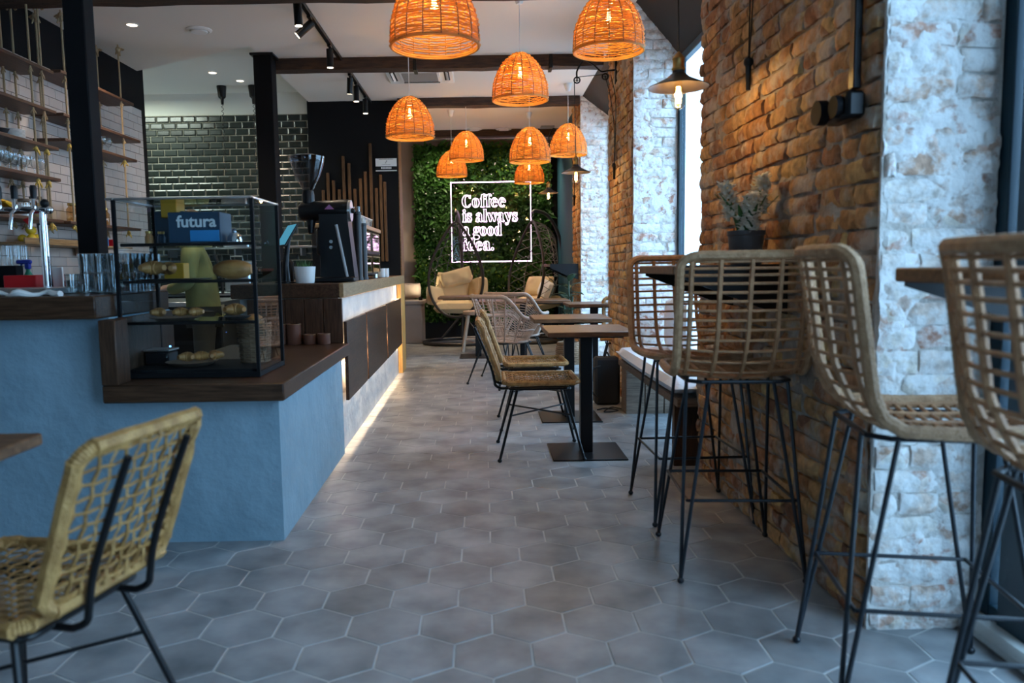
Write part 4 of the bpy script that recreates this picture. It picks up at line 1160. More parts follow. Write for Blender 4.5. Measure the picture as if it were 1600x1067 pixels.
GL = {
 'C': (1.25, [ell(.62, .68, .60, .72, 50, 310, 24) + [(1.08, .42), (.98, .18)][::-1] + ell(.66, .68, .28, .62, 300, 60, 18) + [(.86, 1.2), (1.02, .98), (1.08, .98), (1.06, 1.36), (1.0, 1.38)]]),
 'o': (1.0, [ell(.46, .5, .44, .53)[:-1], ell(.46, .5, .13, .42)[:-1]]),
 'e': (.95, [ell(.45, .5, .43, .53, 0, 320, 22) + ell(.47, .5, .20, .44, 320, 180, 10) + [(.30, .5)], ell(.46, .58, .14, .34, 0, 180, 10) + [(.32, .56), (.60, .56)]]),
 'f': (.68, [[(.06, 0), (.55, 0), (.55, .08), (.45, .1), (.45, .88), (.62, .88), (.62, .98), (.45, .98), (.45, 1.25), (.52, 1.36), (.60, 1.22), (.78, 1.24), (.74, 1.42), (.50, 1.48), (.22, 1.40), (.15, 1.2), (.15, .98), (.03, .98), (.03, .88), (.15, .88), (.15, .1), (.06, .08)]]),
 'i': (.55, [[(.04, 0), (.52, 0), (.52, .08), (.43, .1), (.43, 1.0), (.04, .98), (.04, .9), (.13, .88), (.13, .1), (.04, .08)], ell(.27, 1.27, .16, .16, n=12)[:-1]]),
 's': (.80, [[(.06, .0), (.12, .06), (.35, -.03), (.60, .02), (.74, .28), (.62, .52), (.34, .68), (.24, .82), (.36, .94), (.54, .88), (.60, .68), (.68, .68), (.68, 1.0), (.58, .98), (.34, 1.04), (.12, .94), (.06, .72), (.18, .48), (.46, .32), (.54, .16), (.40, .05), (.20, .12), (.13, .36), (.06, .36)]]),
 'a': (1.0, [[(.86, .0), (.52, .02), (.50, .14), (.34, -.02), (.12, .02), (.04, .24), (.16, .48), (.48, .60), (.48, .84), (.40, .95), (.30, .9), (.34, .76), (.22, .66), (.08, .74), (.12, .92), (.36, 1.04), (.66, 1.0), (.80, .82), (.80, .18), (.88, .10), (.97, .10), (.97, .03)], ell(.40, .28, .10, .17, n=12)[:-1]]),
 'l': (.55, [[(.04, 0), (.52, 0), (.52, .08), (.43, .1), (.43, 1.46), (.04, 1.44), (.04, 1.36), (.13, 1.34), (.13, .1), (.04, .08)]]),
 'w': (1.35, [[(.0, 1.0), (.42, 1.0), (.42, .92), (.37, .9), (.52, .45), (.66, .9), (.60, 1.0), (1.0, 1.0), (.94, .9), (1.06, .45), (1.18, .88), (1.10, .92), (1.10, 1.0), (1.36, 1.0), (1.30, .9), (1.02, .0), (.88, .0), (.70, .55), (.50, .0), (.36, .0), (.06, .9), (.0, .92)]]),
 'y': (1.0, [[(.0, 1.0), (.46, 1.0), (.46, .92), (.40, .9), (.58, .42), (.74, .88), (.66, .92), (.66, 1.0), (.98, 1.0), (.90, .9), (.56, -.08), (.42, -.36), (.20, -.42), (.06, -.28), (.14, -.14), (.28, -.18), (.30, -.30), (.42, -.10), (.46, .02), (.06, .9), (.0, .92)]]),
 'g': (.95, [ell(.42, .66, .36, .36)[:-1], ell(.42, .66, .11, .28)[:-1], [(.14, .36), (.06, .22), (.14, .10), (.60, .08), (.84, -.06), (.84, -.26), (.64, -.42), (.30, -.42), (.06, -.32), (.02, -.16), (.14, -.04), (.02, .10), (.02, .26)], [(.70, .90), (.82, 1.04), (.94, .96), (.90, .84), (.80, .88)]]),
 'd': (1.05, [[(1.0, .0), (.62, .0), (.60, .12), (.42, -.03), (.20, .02), (.04, .30), (.04, .70), (.20, .98), (.42, 1.03), (.60, .90), (.60, 1.34), (.50, 1.36), (.50, 1.44), (.90, 1.46), (.90, .1), (1.0, .08)], ell(.46, .5, .12, .42, n=16)[:-1]]),
 '.': (.45, [ell(.22, .15, .16, .16, n=12)[:-1]]),
}
xh = .137
for (txt, pxx, pyy, wpx) in (('Coffee', 722, 324, 68), ('is always', 722.5, 347, 86), ('a good', 723, 368.5, 61), ('idea.', 724, 391.5, 48)):
    adv = sum(GL[c][0] if c != ' ' else .45 for c in txt)
    o = P(pxx, pyy, NY); x = o.x - ox.x; z = o.z - ox.z; sx = wpx / F * NY / adv
    for c in txt:
        if c == ' ': x += .45 * sx; continue
        mb = MB()
        for cont in GL[c][1]:
            mb.tube([(x + u * sx, -.006, z + v * xh) for u, v in cont], .0034, 6, closed=True)
        mb.build('neon_letter', M['neon'], ns)
        x += GL[c][0] * sx
# notice on the partition
a = P(587, 268, 9.555); b = P(620, 247, 9.555)
sg = thing('wall_notice', 'small white and black notice on the black partition', 'sign', ((a.x + b.x) / 2, 9.552, a.z))
w2, h2 = b.x - a.x, b.z - a.z
MB().box((0, 0, h2 / 2), (w2, .006, h2)).build('plate', M['black_metal'], sg)
MB().box((0, -.0035, h2 * .68), (w2 * .98, .003, h2 * .60)).build('white_field', M['paper'], sg)
MB().box((0, -.0035, h2 * .05), (w2 * .98, .003, h2 * .07)).build('white_line', M['paper'], sg)
q = MB()
for (z, ww, hh) in ((.92, .66, .035), (.50, .40, .02)): q.box((0, -.0055, h2 * z), (w2 * ww, .001, h2 * hh))
q.tube([(-.012, -.0055, h2 * .60), (.0, -.0055, h2 * .64), (-.008, -.0055, h2 * .70), (.01, -.0055, h2 * .74), (.002, -.0055, h2 * .80), (.012, -.0055, h2 * .82)], .003, 5)
q.build('dark_print', M['black_metal'], sg)
q = MB()
for i in range(7): q.box((-w2 * .21 + w2 * .07 * i, -.0035, h2 * .25), (w2 * .05, .001, h2 * .14))
q.build('white_print', M['paper'], sg)
# ============================================================ BAR STOOLS
def stool_shell(u, s):
    """u across -1..1, s along: 0 top of the back .. 1 front of the seat. sitter looks to +y"""
    hw = .235
    prof = [(0, -.245, 1.195), (.15, -.232, 1.12), (.30, -.218, 1.02), (.45, -.202, .91), (.54, -.190, .84), (.60, -.165, .79), (.66, -.12, .765), (.80, .02, .758), (.92, .15, .762), (1.0, .225, .768)]
    for (a, b) in zip(prof, prof[1:]):
        if s <= b[0] + 1e-9:
            t = (s - a[0]) / (b[0] - a[0]); y = a[1] + (b[1] - a[1]) * t; z = a[2] + (b[2] - a[2]) * t; break
    back = max(0, min(1, (.64 - s) / .2))
    y += -.055 * (1 - u * u) * back
    z += -.022 * (1 - u * u) * (1 - back)
    w_ = hw * (1 - .05 * (1 - back) * max(0, (s - .7)) / .3)
    return Vector((u * w_, y, z))
def rim_uv():
    pts = []
    ru, rs = .26, .09
    def cor(cu, cs, a0): return [(cu + ru * math.cos(R(a0 + 15 * i)), cs + rs * math.sin(R(a0 + 15 * i))) for i in range(7)]
    pts += [(1, 1 - rs - (1 - 2 * rs) * i / 26) for i in range(26)]
    pts += [(1 - ru + ru * math.cos(R(15 * i)), rs - rs * math.sin(R(15 * i))) for i in range(7)]
    pts += [(1 - ru - (2 - 2 * ru) * i / 10, 0) for i in range(1, 10)]
    pts += [(-1 + ru - ru * math.sin(R(15 * i)), rs - rs * math.cos(R(15 * i))) for i in range(7)]
    pts += [(-1, rs + (1 - 2 * rs) * i / 26) for i in range(1, 27)]
    pts += [(-1 + ru - ru * math.cos(R(15 * i)), 1 - rs + rs * math.sin(R(15 * i))) for i in range(1, 7)]
    pts += [(-1 + ru + (2 - 2 * ru) * i / 10, 1) for i in range(1, 10)]
    pts += [(1 - ru + ru * math.sin(R(15 * i)), 1 - rs + rs * math.cos(R(15 * i))) for i in range(0, 6)]
    return [(max(-1, min(1, a)), max(0, min(1, b))) for a, b in pts]
def make_stool():
    t = thing('bar_stool', '', 'bar stool', (0, 0, 0), 0, 'rattan bar stools')
    rp = [stool_shell(u, s) for u, s in rim_uv()]
    # wrapped rim: small ripples of the winding
    dense = smooth_path(rp, 3, closed=True)
    rim = MB().tube(dense, [.0165 * (1 + .07 * (i % 2)) for i in range(len(dense))], 8, closed=True).build('rim', M['rattan_wrap'], t)
    def cap(u):   # s range of a lengthwise rod
        return (.0 if abs(u) < .75 else .03, 1.0 if abs(u) < .75 else .97)
    bk, se = MB(), MB()
    for u in (-.84, -.44, 0, .44, .84):
        a, b = cap(u)
        pb = [stool_shell(u, a + (.62 - a) * i / 18) for i in range(19)]
        ps = [stool_shell(u, .62 + (b - .62) * i / 12) for i in range(13)]
        bk.tube(pb, [.0088 * (1 + .12 * (i % 2)) for i in range(19)], 6); se.tube(ps, [.0088 * (1 + .12 * (i % 2)) for i in range(13)], 6)
    for k in range(13):
        s_ = .045 + .047 * k
        e_ = 1.0 if s_ > .09 else .93
        bk.tube([stool_shell(-e_ + 2 * e_ * i / 16, s_) for i in range(17)], .0052, 6)
    for k in range(11):
        s_ = .66 + .030 * k
        e_ = 1.0 if s_ < .91 else .93
        se.tube([stool_shell(-e_ + 2 * e_ * i / 16, s_) for i in range(17)], .0055, 6)
    bk.build('backrest', M['rattan'], t); se.build('seat', M['rattan'], t)
    # steel underframe
    fz = .735; fr = [(-.185, -.175), (.185, -.175), (.185, .185), (-.185, .185)]
    path = []
    for i in range(4):
        (ax, ay), (bx_, by) = fr[i], fr[(i + 1) % 4]
        for k in (0.12, .5, .88): path.append((ax + (bx_ - ax) * k, ay + (by - ay) * k, fz))
    MB().tube(path, .0075, 8, closed=True).rod((-.185, 0, fz), (.185, 0, fz), .006).build('seat_frame', M['blue_metal'], t)
    feet = [(-.225, -.245), (.225, -.245), (.225, .245), (-.225, .245)]
    bars = []
    for i, (x, y) in enumerate(feet):
        sx, sy = (1 if x > 0 else -1), (1 if y > 0 else -1)
        mb = MB(); f = Vector((x, y, .012))
        tops = (Vector((sx * .185, sy * .115, fz)), Vector((sx * .115, sy * .18, fz)))
        for tp_ in tops: mb.rod(f, tp_, .0068, 8)
        mb.ball(f, .013, 10, 6, (1, 1, .9))
        mb.build('leg', M['blue_metal'], t)
        bars.append(f.lerp((tops[0] + tops[1]) / 2, (.30 - .012) / (fz - .012)))
    for i in range(4):
        MB().rod(bars[i], bars[(i + 1) % 4], .0062, 8).build('footrest_bar', M['blue_metal'], t)
    return t
stool = make_stool()
stool.location = (.965, 3.58, 0); stool.rotation_euler = (0, 0, PI + .03)
stool['label'] = 'rattan bar stool facing the camera, beyond the wall ledge with the plant'
dup(stool, (.945, 2.95, 0), -.06, 'rattan bar stool with its back to the camera in front of the wall ledge')
dup(stool, (1.15, 2.00, 0), -PI / 2 - .17, 'rattan bar stool in profile, back to the left, before the whitewashed brick reveal')
dup(stool, (1.185, 1.36, 0), -PI / 2 - .16, 'nearest rattan bar stool, cut off by the right edge of the picture')

# wall ledges on triangular brackets
def ledge(x0, x1, y0, y1, z0, z1, label, m=M['wood_mid']):
    t = thing('bar_ledge', label, 'wall table', ((x0 + x1) / 2, (y0 + y1) / 2, z0), 0, 'fold-out wall ledges')
    lx, ly = (x1 - x0) / 2, (y1 - y0) / 2
    MB().box((0, 0, (z1 - z0) / 2), (2 * lx, 2 * ly, z1 - z0), ch=.004).build('ledge_top', M['wood_top'], t)
    for s_ in (-1, 1):
        yy = s_ * (ly + .004); mb = MB(); th_ = .008
        vs = []
        for dy in (-th_ / 2, th_ / 2):
            vs += [(-lx + .03, yy + dy, z1 - z0), (lx, yy + dy, z1 - z0), (lx, yy + dy, -.16), (lx - .10, yy + dy, -.135), (-lx + .03, yy + dy, -.012)]
        mb.add(vs, [(0, 1, 2, 3, 4), (9, 8, 7, 6, 5)] + [(i, (i + 1) % 5, 5 + (i + 1) % 5, 5 + i) for i in range(5)])
        mb.build('bracket', M['black_metal'], t, smooth=False)
    return t
M['wood_top'] = mat('oiled_oak_top', (.070, .030, .012), .42, color2=(.19, .09, .04), nscale=4, nfac=(.3, .7), stretch=(3, 18, 18), bump=.1, spec=.35)
ledge(.735, 1.18, 2.99, 3.63, 1.125, 1.160, 'small oak wall ledge between the two facing stools, under the hyacinth')
ledge(1.03, 1.54, 1.22, 1.93, 1.115, 1.150, 'dark wooden ledge beside the nearest window at the right edge')
ledge(.80, 1.18, 9.58, 10.2, 1.15, 1.185, 'far wall ledge on black brackets by the teal wall')

# ============================================================ TABLES
def table(cx, cy, hw, hd, zt, label, base=.225, round_=False, th_=.030, leg=.038):
    t = thing('cafe_table', label, 'table', (cx, cy, 0), 0, 'cafe tables with black pedestals')
    mb = MB()
    mb.box((0, 0, zt - th_ / 2), (2 * hw, 2 * hd, th_), ch=.004)
    mb.build('tabletop', M['wood_top'], t)
    MB().box((0, 0, zt - th_ - .006), (2 * hw - .12, 2 * hd - .12, .012)).build('top_plate', M['black_metal'], t)
    MB().box((0, 0, (zt - th_) / 2), (2 * leg, 2 * leg, zt - th_ - .012), ch=.004).build('column', M['black_metal'], t)
    MB().box((0, 0, .006), (2 * base, 2 * base, .010), ch=.003).build('base_plate', M['black_metal'], t)
    return t
table(.625, 4.72, .255, .28, .78, 'nearest small square oak table, on a black pedestal in the aisle')
table(.645, 5.84, .285, .27, .78, 'second small table, right behind the nearest one')
table(1.13, 7.88, .29, .28, .78, 'third small table, pushed to the window bay beyond the bench')
table(.44, 8.62, .50, .30, .79, 'wide oak table with the pale armchair in front of it', .24)
table(-.08, 9.95, .50, .30, .79, 'dark topped table farthest left, before the left egg chair', .24)
table(-1.55, 1.40, .46, .46, .78, 'corner of a dark brown table at the left edge, nearest the camera', .19)

# ============================================================ WOVEN CHAIRS
def weave(mb, fn, nu, nv, r=.0048, amp=.0035, seg=3):
    """fn(u, v) -> (point, normal); u, v in 0..1"""
    for i in range(nu):
        u = (i + .5) / nu
        pts = []
        for k in range(nv * 2 + 1):
            v = k / (nv * 2); p, n_ = fn(u, v)
            ph = (1 if (i + (k // 2)) % 2 else -1) * (1 if k % 2 else 0)
            pts.append(p + n_ * amp * ph)
        mb.tube(pts, r, 4, flat=.6)
    for j in range(nv):
        v = (j + .5) / nv
        pts = []
        for k in range(nu * 2 + 1):
            u = k / (nu * 2); p, n_ = fn(u, v)
            ph = (-1 if (j + (k // 2)) % 2 else 1) * (1 if k % 2 else 0)
            pts.append(p + n_ * amp * ph)
        mb.tube(pts, r * 1.15, 4, flat=.6)
def rrect(w_, h_, r_, n_=6):
    pts = []
    for (cx, cy, a0) in ((w_ - r_, h_ - r_, 0), (-w_ + r_, h_ - r_, 90), (-w_ + r_, -h_ + r_, 180), (w_ - r_, -h_ + r_, 270)):
        for i in range(n_ + 1):
            a = R(a0 + 90 * i / n_); pts.append((cx + r_ * math.cos(a), cy + r_ * math.sin(a)))
    return pts
def make_chair():
    t = thing('woven_chair', '', 'chair', (0, 0, 0), 0, 'golden woven cane chairs')
    # seat: sitter looks to +y
    sz = .465
    def sf(u, v):
        x = -.205 + .41 * u; y = -.20 + .42 * v
        return Vector((x, y, sz + .012 * (2 * v - 1) ** 2 - .012 * (1 - (2 * u - 1) ** 2))), Vector((0, 0, 1))
    mb = MB(); weave(mb, sf, 13, 13); seat = mb.build('seat', M['cane'], t)
    rp = [(x, y + .01, sz + .012 * (y / .21) ** 2 - .003) for x, y in rrect(.215, .22, .045)]
    d = smooth_path(rp, 4, closed=True)
    MB().tube(d, [.0155 * (1 + .12 * (i % 2)) for i in range(len(d))], 7, closed=True).build('seat_edge', M['cane'], seat)
    # back panel, leaning
    def bf(u, v):
        x = -.19 + .38 * u; h_ = .50 + .33 * v
        lean = -.235 - .115 * v - .03 * (1 - (2 * u - 1) ** 2) * 1.0
        return Vector((x, lean, h_)), Vector((0, .95, .3))
    mb = MB(); weave(mb, bf, 12, 11); back = mb.build('backrest', M['cane'], t)
    rp = [bf((x + .20) / .40, (y + .18) / .36)[0] for x, y in rrect(.205, .185, .05)]
    d = smooth_path(rp, 4, closed=True)
    MB().tube(d, [.0165 * (1 + .12 * (i % 2)) for i in range(len(d))], 7, closed=True).build('back_edge', M['cane'], back)
    # two rods carrying the back
    mb = MB()
    for s_ in (-1, 1):
        x = s_ * .10
        mb.tube(smooth_path([(x, -.385, .80), (x, -.335, .68), (x, -.285, .55), (x, -.268, .47), (x, -.262, .445), (x, -.235, .428), (x, -.19, .425), (x, .10, .43), (x * 1.6, .19, .43)], 5), .0085, 8)
    mb.build('back_support', M['black_metal'], t)
    fz = .43
    MB().tube([(x, y, fz) for x, y in rrect(.175, .18, .03, 3)], .0075, 8, closed=True).build('seat_frame', M['black_metal'], t)
    ft = [(-.255, -.245), (.255, -.245), (.25, .26), (-.25, .26)]; tops = [(-.155, -.13), (.155, -.13), (.155, .15), (-.155, .15)]
    mids = []
    for (x, y), (a, b) in zip(ft, tops):
        MB().rod((x, y, .012), (a, b, fz), .0085, 8).ball((x, y, .013), .0145, 10, 6, (1, 1, .85)).build('leg', M['black_metal'], t)
        mids.append(Vector((x, y, .012)).lerp(Vector((a, b, fz)), .62))
    MB().rod(mids[0], mids[2], .0055, 6).rod(mids[1], mids[3] + Vector((0, 0, .0)), .0055, 6).build('cross_brace', M['black_metal'], t)
    return t
ch = make_chair()
ch.location = (.325, 4.75, 0); ch.rotation_euler = (0, 0, -PI / 2)
ch['label'] = 'golden woven chair drawn up to the nearest small table'
dup(ch, (.35, 5.62, 0), -PI / 2 + .02, 'golden woven chair drawn up to the second small table')
dup(ch, (-1.075, 1.70, 0), PI / 2 - .22, 'golden woven chair seen from behind in the lower left corner')

# ============================================================ PALE ARMCHAIRS
def make_armchair():
    t = thing('rattan_armchair', '', 'armchair', (0, 0, 0), 0, 'pale rattan armchairs')
    # top rim around the back, dipping to the arms; angle 0 = back centre
    def rimp(a):                 # a in -1..1
        th = a * R(150); rx, ry = .315, .30
        x = rx * math.sin(th); y = -ry * math.cos(th)
        if abs(a) > .62: y += (abs(a) - .62) * .22
        k = abs(a)
        z = .885 - .005 * k if k < .30 else .885 - .215 * (1 - math.cos(min(1, (k - .30) / .34) * PI)) / 2
        if k > .86: z -= .10 * ((k - .86) / .14) ** 1.6
        lean = 1 + .10 * max(0, .5 - k) * 2
        return Vector((x * lean, y * lean, z))
    def basep(a):
        th = a * R(140)
        return Vector((.225 * math.sin(th), -.215 * math.cos(th) + .02, .44))
    N_ = 61
    rp = [rimp(-1 + 2 * i / (N_ - 1)) for i in range(N_)]
    MB().tube(rp, .0185, 10).build('arm_rail', M['rattan_pale'], t)
    MB().tube([basep(-1 + 2 * i / 40) for i in range(41)], .012, 8).build('lower_rail', M['rattan_pale'], t)
    st, lc = MB(), MB()
    stiles = [-.92, -.55, -.36, -.2, -.07, .07, .2, .36, .55, .92]
    for a in stiles: st.tube([rimp(a).lerp(basep(a * .92), k / 6) + Vector((0, 0, 0)) for k in range(7)], .0075, 6)
    st.build('stile', M['rattan_pale'], t)
    for a0, a1 in zip(stiles, stiles[1:]):
        side = abs((a0 + a1) / 2) > .56
        if side:                                    # upright lacing at the arms
            for k in range(13):
                a = a0 + (a1 - a0) * (k + .5) / 13; lc.rod(rimp(a) - Vector((0, 0, .008)), basep(a * .92), .0038, 5)
        else:
            for k in range(15):
                f = (k + .8) / 16
                p = rimp(a0).lerp(basep(a0 * .92), f); q = rimp(a1).lerp(basep(a1 * .92), f)
                m_ = (rimp((a0 + a1) / 2).lerp(basep((a0 + a1) / 2 * .92), f))
                lc.tube([p, m_, q], .0036, 5)
    lc.build('backrest', M['rattan_pale'], t)
    for s_ in (-1, 1):
        a0, a1 = s_ * .55, s_ * .92
        MB().tube([rimp(a0 + (a1 - a0) * k / 6).lerp(basep((a0 + (a1 - a0) * k / 6) * .92), .5) for k in range(7)], .008, 6).build('side_band', M['rattan_pale'], t)
    mb = MB()
    def sf(u, v):
        y = -.19 + .42 * v; hw = .22 * math.sqrt(max(.05, 1 - max(0, (-y) / .24) ** 2)) if y < 0 else .22
        return Vector((-hw + 2 * hw * u, y, .445)), Vector((0, 0, 1))
    weave(mb, sf, 16, 16, .0045, .002)
    mb.build('seat', M['rattan_pale'], t)
    MB().tube([(x, y + .01, .43) for x, y in rrect(.19, .19, .05, 3)], .008, 8, closed=True).build('seat_frame', M['black_metal'], t)
    for sx in (-1, 1):
        for sy in (-1, 1):
            f = Vector((sx * .265, sy * .27, .012)); mb = MB()
            mb.rod(f, (sx * .19, sy * .11, .43), .0068, 7).rod(f, (sx * .11, sy * .19, .43), .0068, 7).ball(f, .014, 8, 6)
            mb.build('leg', M['black_metal'], t)
    return t
ac = make_armchair(); ac.location = (.20, 7.52, 0); ac.rotation_euler = (0, 0, -PI / 2 + .62)
ac['label'] = 'pale rattan armchair with curved arms in front of the wide oak table'
dup(ac, (.34, 8.17, 0), -PI / 2 + .95, 'second pale rattan armchair, mostly hidden behind the first one')
dup(ch, (1.34, 7.33, 0), PI - .15, 'woven chair beyond the second table, its back glimpsed beside the pier')

# pale wooden stool
a = Vector((-.13, 10.70, 0))
t = thing('wooden_stool', 'pale wooden stool with splayed legs under the far left table', 'stool', a)
MB().lathe([(.001, .50), (.15, .50), (.165, .51), (.165, .545), (.155, .555), (.001, .555)], 28).build('seat', M['wood_pale'], t)
lg = []
for (x, y) in ((-1, -1), (1, -1), (1, 1), (-1, 1)):
    MB().tube([(x * .17, y * .17, 0), (x * .09, y * .09, .50)], [.024, .028], 10).build('leg', M['wood_pale'], t)
    lg.append(Vector((x * .142, y * .142, .17)))
MB().rod(lg[0], lg[1], .018).rod(lg[1], lg[2], .014).rod(lg[2], lg[3], .018).rod(lg[3], lg[0], .014).build('stretcher', M['wood_pale'], t)

# ============================================================ WINDOW BENCH
bn = thing('window_bench', 'timber window bench between the brick piers', 'bench', (1.30, 5.2, 0))
MB().box((.01, .02, .385), (.46, 1.90, .05), ch=.004).build('bench_top', M['wood_bench'], bn)
for k in range(3): MB().box((-.13 + .15 * k + .0, .82, .18), (.145, .20, .36), ch=.004).build('support_plank', M['wood_bench'], bn)
MB().box((.0, -.82, .18), (.43, .06, .36), ch=.004).build('end_support', M['wood_dark_v'], bn)
def cushion(mb, hx, hy, hz, n_=14, puff=1.0, dent=0.0):
    vs = []; fs = []
    for sgn in (1, -1):
        for j in range(n_ + 1):
            for i in range(n_ + 1):
                u = -1 + 2 * i / n_; v = -1 + 2 * j / n_
                e_ = max(0, (1 - u ** 4)) * max(0, (1 - v ** 4)); pin = 1 - .07 * (abs(u * v) ** 0 * (1 - abs(u)) if False else 0)
                k = 1 - .05 * (1 - abs(u)) * abs(v) ** 3 - .0
                vs.append((u * hx * (1 - .06 * (1 - v * v) * abs(u) ** 3 * -1), v * hy * (1 + .0), sgn * hz * (e_ ** (.38 / puff)) + dent * math.sin(u * 5 + v * 3) * hz * e_))
    w_ = n_ + 1
    for s_ in (0, 1):
        o = s_ * w_ * w_
        for j in range(n_):
            for i in range(n_):
                q = (o + j * w_ + i, o + j * w_ + i + 1, o + (j + 1) * w_ + i + 1, o + (j + 1) * w_ + i)
                fs.append(q if s_ == 0 else q[::-1])
    mb.add(vs, fs); return mb
cs = MB(); cushion(cs, .235, .97, .052, 16, 2.6, .04)
single('bench_cushion', cs, M['cushion_white'], 'long white seat cushion on the window bench', 'cushion').location = (1.295, 5.215, .414)
def pillow(loc, rot, hx, hy, hz, m, label, puff=1.0, name='throw_pillow', cat='pillow', group=None):
    mb = MB(); cushion(mb, hx, hy, hz, 14, puff, .06)
    o = tag(mb.build(name, m, loc=loc), label, cat, group); o.rotation_euler = rot; return o
pillow((1.42, 5.30, .70), (R(90), 0, R(70)), .21, .20, .06, M['cushion_white'], 'white throw pillow leaning at the window on the bench')
pillow((1.44, 5.86, .71), (R(90), 0, R(78)), .21, .20, .06, M['cushion_white'], 'pale blue white throw pillow at the far end of the bench')
# speaker bag and cables by the bench end
t = thing('backpack', 'black bag standing on the floor between the tables and the bench', 'bag', (1.02, 6.40, 0))
MB().box((0, 0, .20), (.21, .16, .40), ch=.022).build('body', M['fabric_dark'], t)
MB().tube(smooth_path([(-.06, -.08, .33), (-.13, -.10, .30), (-.15, -.10, .15), (-.08, -.09, .06)], 5), .008, 6).build('strap', M['fabric_dark'], t)
MB().tube(smooth_path([(-.02, 0, .39), (0, 0, .44), (.03, 0, .39)], 5), .007, 6).build('handle', M['fabric_dark'], t)
mb = MB().tube(smooth_path([(.90, 6.10, .006), (.98, 6.16, .006), (1.06, 6.06, .006), (.94, 6.0, .006), (1.03, 6.2, .006), (1.1, 6.12, .006)], 8), .005, 6)
single('power_cable', mb, M['fabric_dark'], 'loop of black power cable on the floor by the bag', 'cable')
# black conduit with socket box near the pier edge
a = P(1349, 180, 2.42)
t = thing('socket_box', 'black round socket box at the end of a wall conduit near the pier corner', 'socket', (XW - .06, 2.50, 1.62))
mb = MB().box((.015, 0, .03), (.06, .17, .085), ch=.012)
mb.build('body', M['black_metal'], t)
MB().rod((-.015, .07, .03), (-.045, .07, .03), .04, 20).rod((-.015, -.03, .03), (-.035, -.03, .03), .035, 20).build('socket_face', M['black_paint'], t)
MB().box((.025, -.045, (CZ - 1.62) / 2 + .05), (.025, .035, CZ - 1.62 - .06), ch=.003).build('conduit', M['black_metal'], t)
# hyacinth
t = thing('potted_hyacinth', 'white hyacinth in a dark grey pot on the wall ledge', 'potted plant', (1.06, 3.12, 1.160))
MB().lathe([(.001, 0), (.056, 0), (.060, .006), (.070, .115), (.074, .118), (.074, .135), (.068, .135), (.064, .11), (.001, .105)], 28).build('pot', M['pot_grey'], t)
MB().lathe([(.001, .112), (.066, .110)], 20).build('soil', M['fabric_dark'], t)
rnd = random.Random(4)
lv = MB()
for k in range(13):
    a = 2 * PI * k / 13 + rnd.uniform(-.2, .2); L_ = rnd.uniform(.13, .21); ln = rnd.uniform(.25, .6); r0 = .022
    c_, s_ = math.cos(a), math.sin(a); vs = []
    for i in range(6):
        f = i / 5; rr = r0 + L_ * ln * f ** 1.5; z = .11 + L_ * f * (1 - .1 * f); w_ = .012 * (math.sin(PI * (.15 + .85 * f)) + .12)
        for sd in (-1, 0, 1): vs.append((rr * c_ - sd * w_ * s_, rr * s_ + sd * w_ * c_, z + abs(sd) * .004))
    lv.add(vs, [(i * 3 + j, i * 3 + j + 1, i * 3 + 4 + j, i * 3 + 3 + j) for i in range(5) for j in range(2)])
lv.build('leaves', M['leaf'], t)
for (x, y, tx, ty, h_) in ((-.02, 0, -.05, .0, .27), (.03, .01, .03, .0, .30), (0, -.02, -.0, -.03, .22)):
    MB().tube([(x, y, .1), (x + tx, y + ty, h_)], .006, 6).build('flower_stem', M['leaf'], t)
    mb = MB()
    for k in range(46):
        f = k / 46; z = h_ - .09 + .15 * f; a = k * 2.4; rr = .030 * (1 - .55 * f) ; bx_ = x + tx * (z - .1) / (h_ - .1); by = y + ty * (z - .1) / (h_ - .1)
        c = Vector((bx_ + rr * math.cos(a), by + rr * math.sin(a), z))
        mb.ball(c, .0095, 6, 4)
        for q in range(5):
            b_ = a + (q - 2) * .7; d = Vector((math.cos(b_), math.sin(b_), rnd.uniform(-.5, .7))) * .024
            sd = Vector((-math.sin(b_), math.cos(b_), .3)) * .0085
            mb.add([c - sd, c + sd, c + d + sd * .4, c + d - sd * .4], [(0, 1, 2, 3)])
    tag(mb.build('florets', M['flower'], t, smooth=False), kind='stuff')

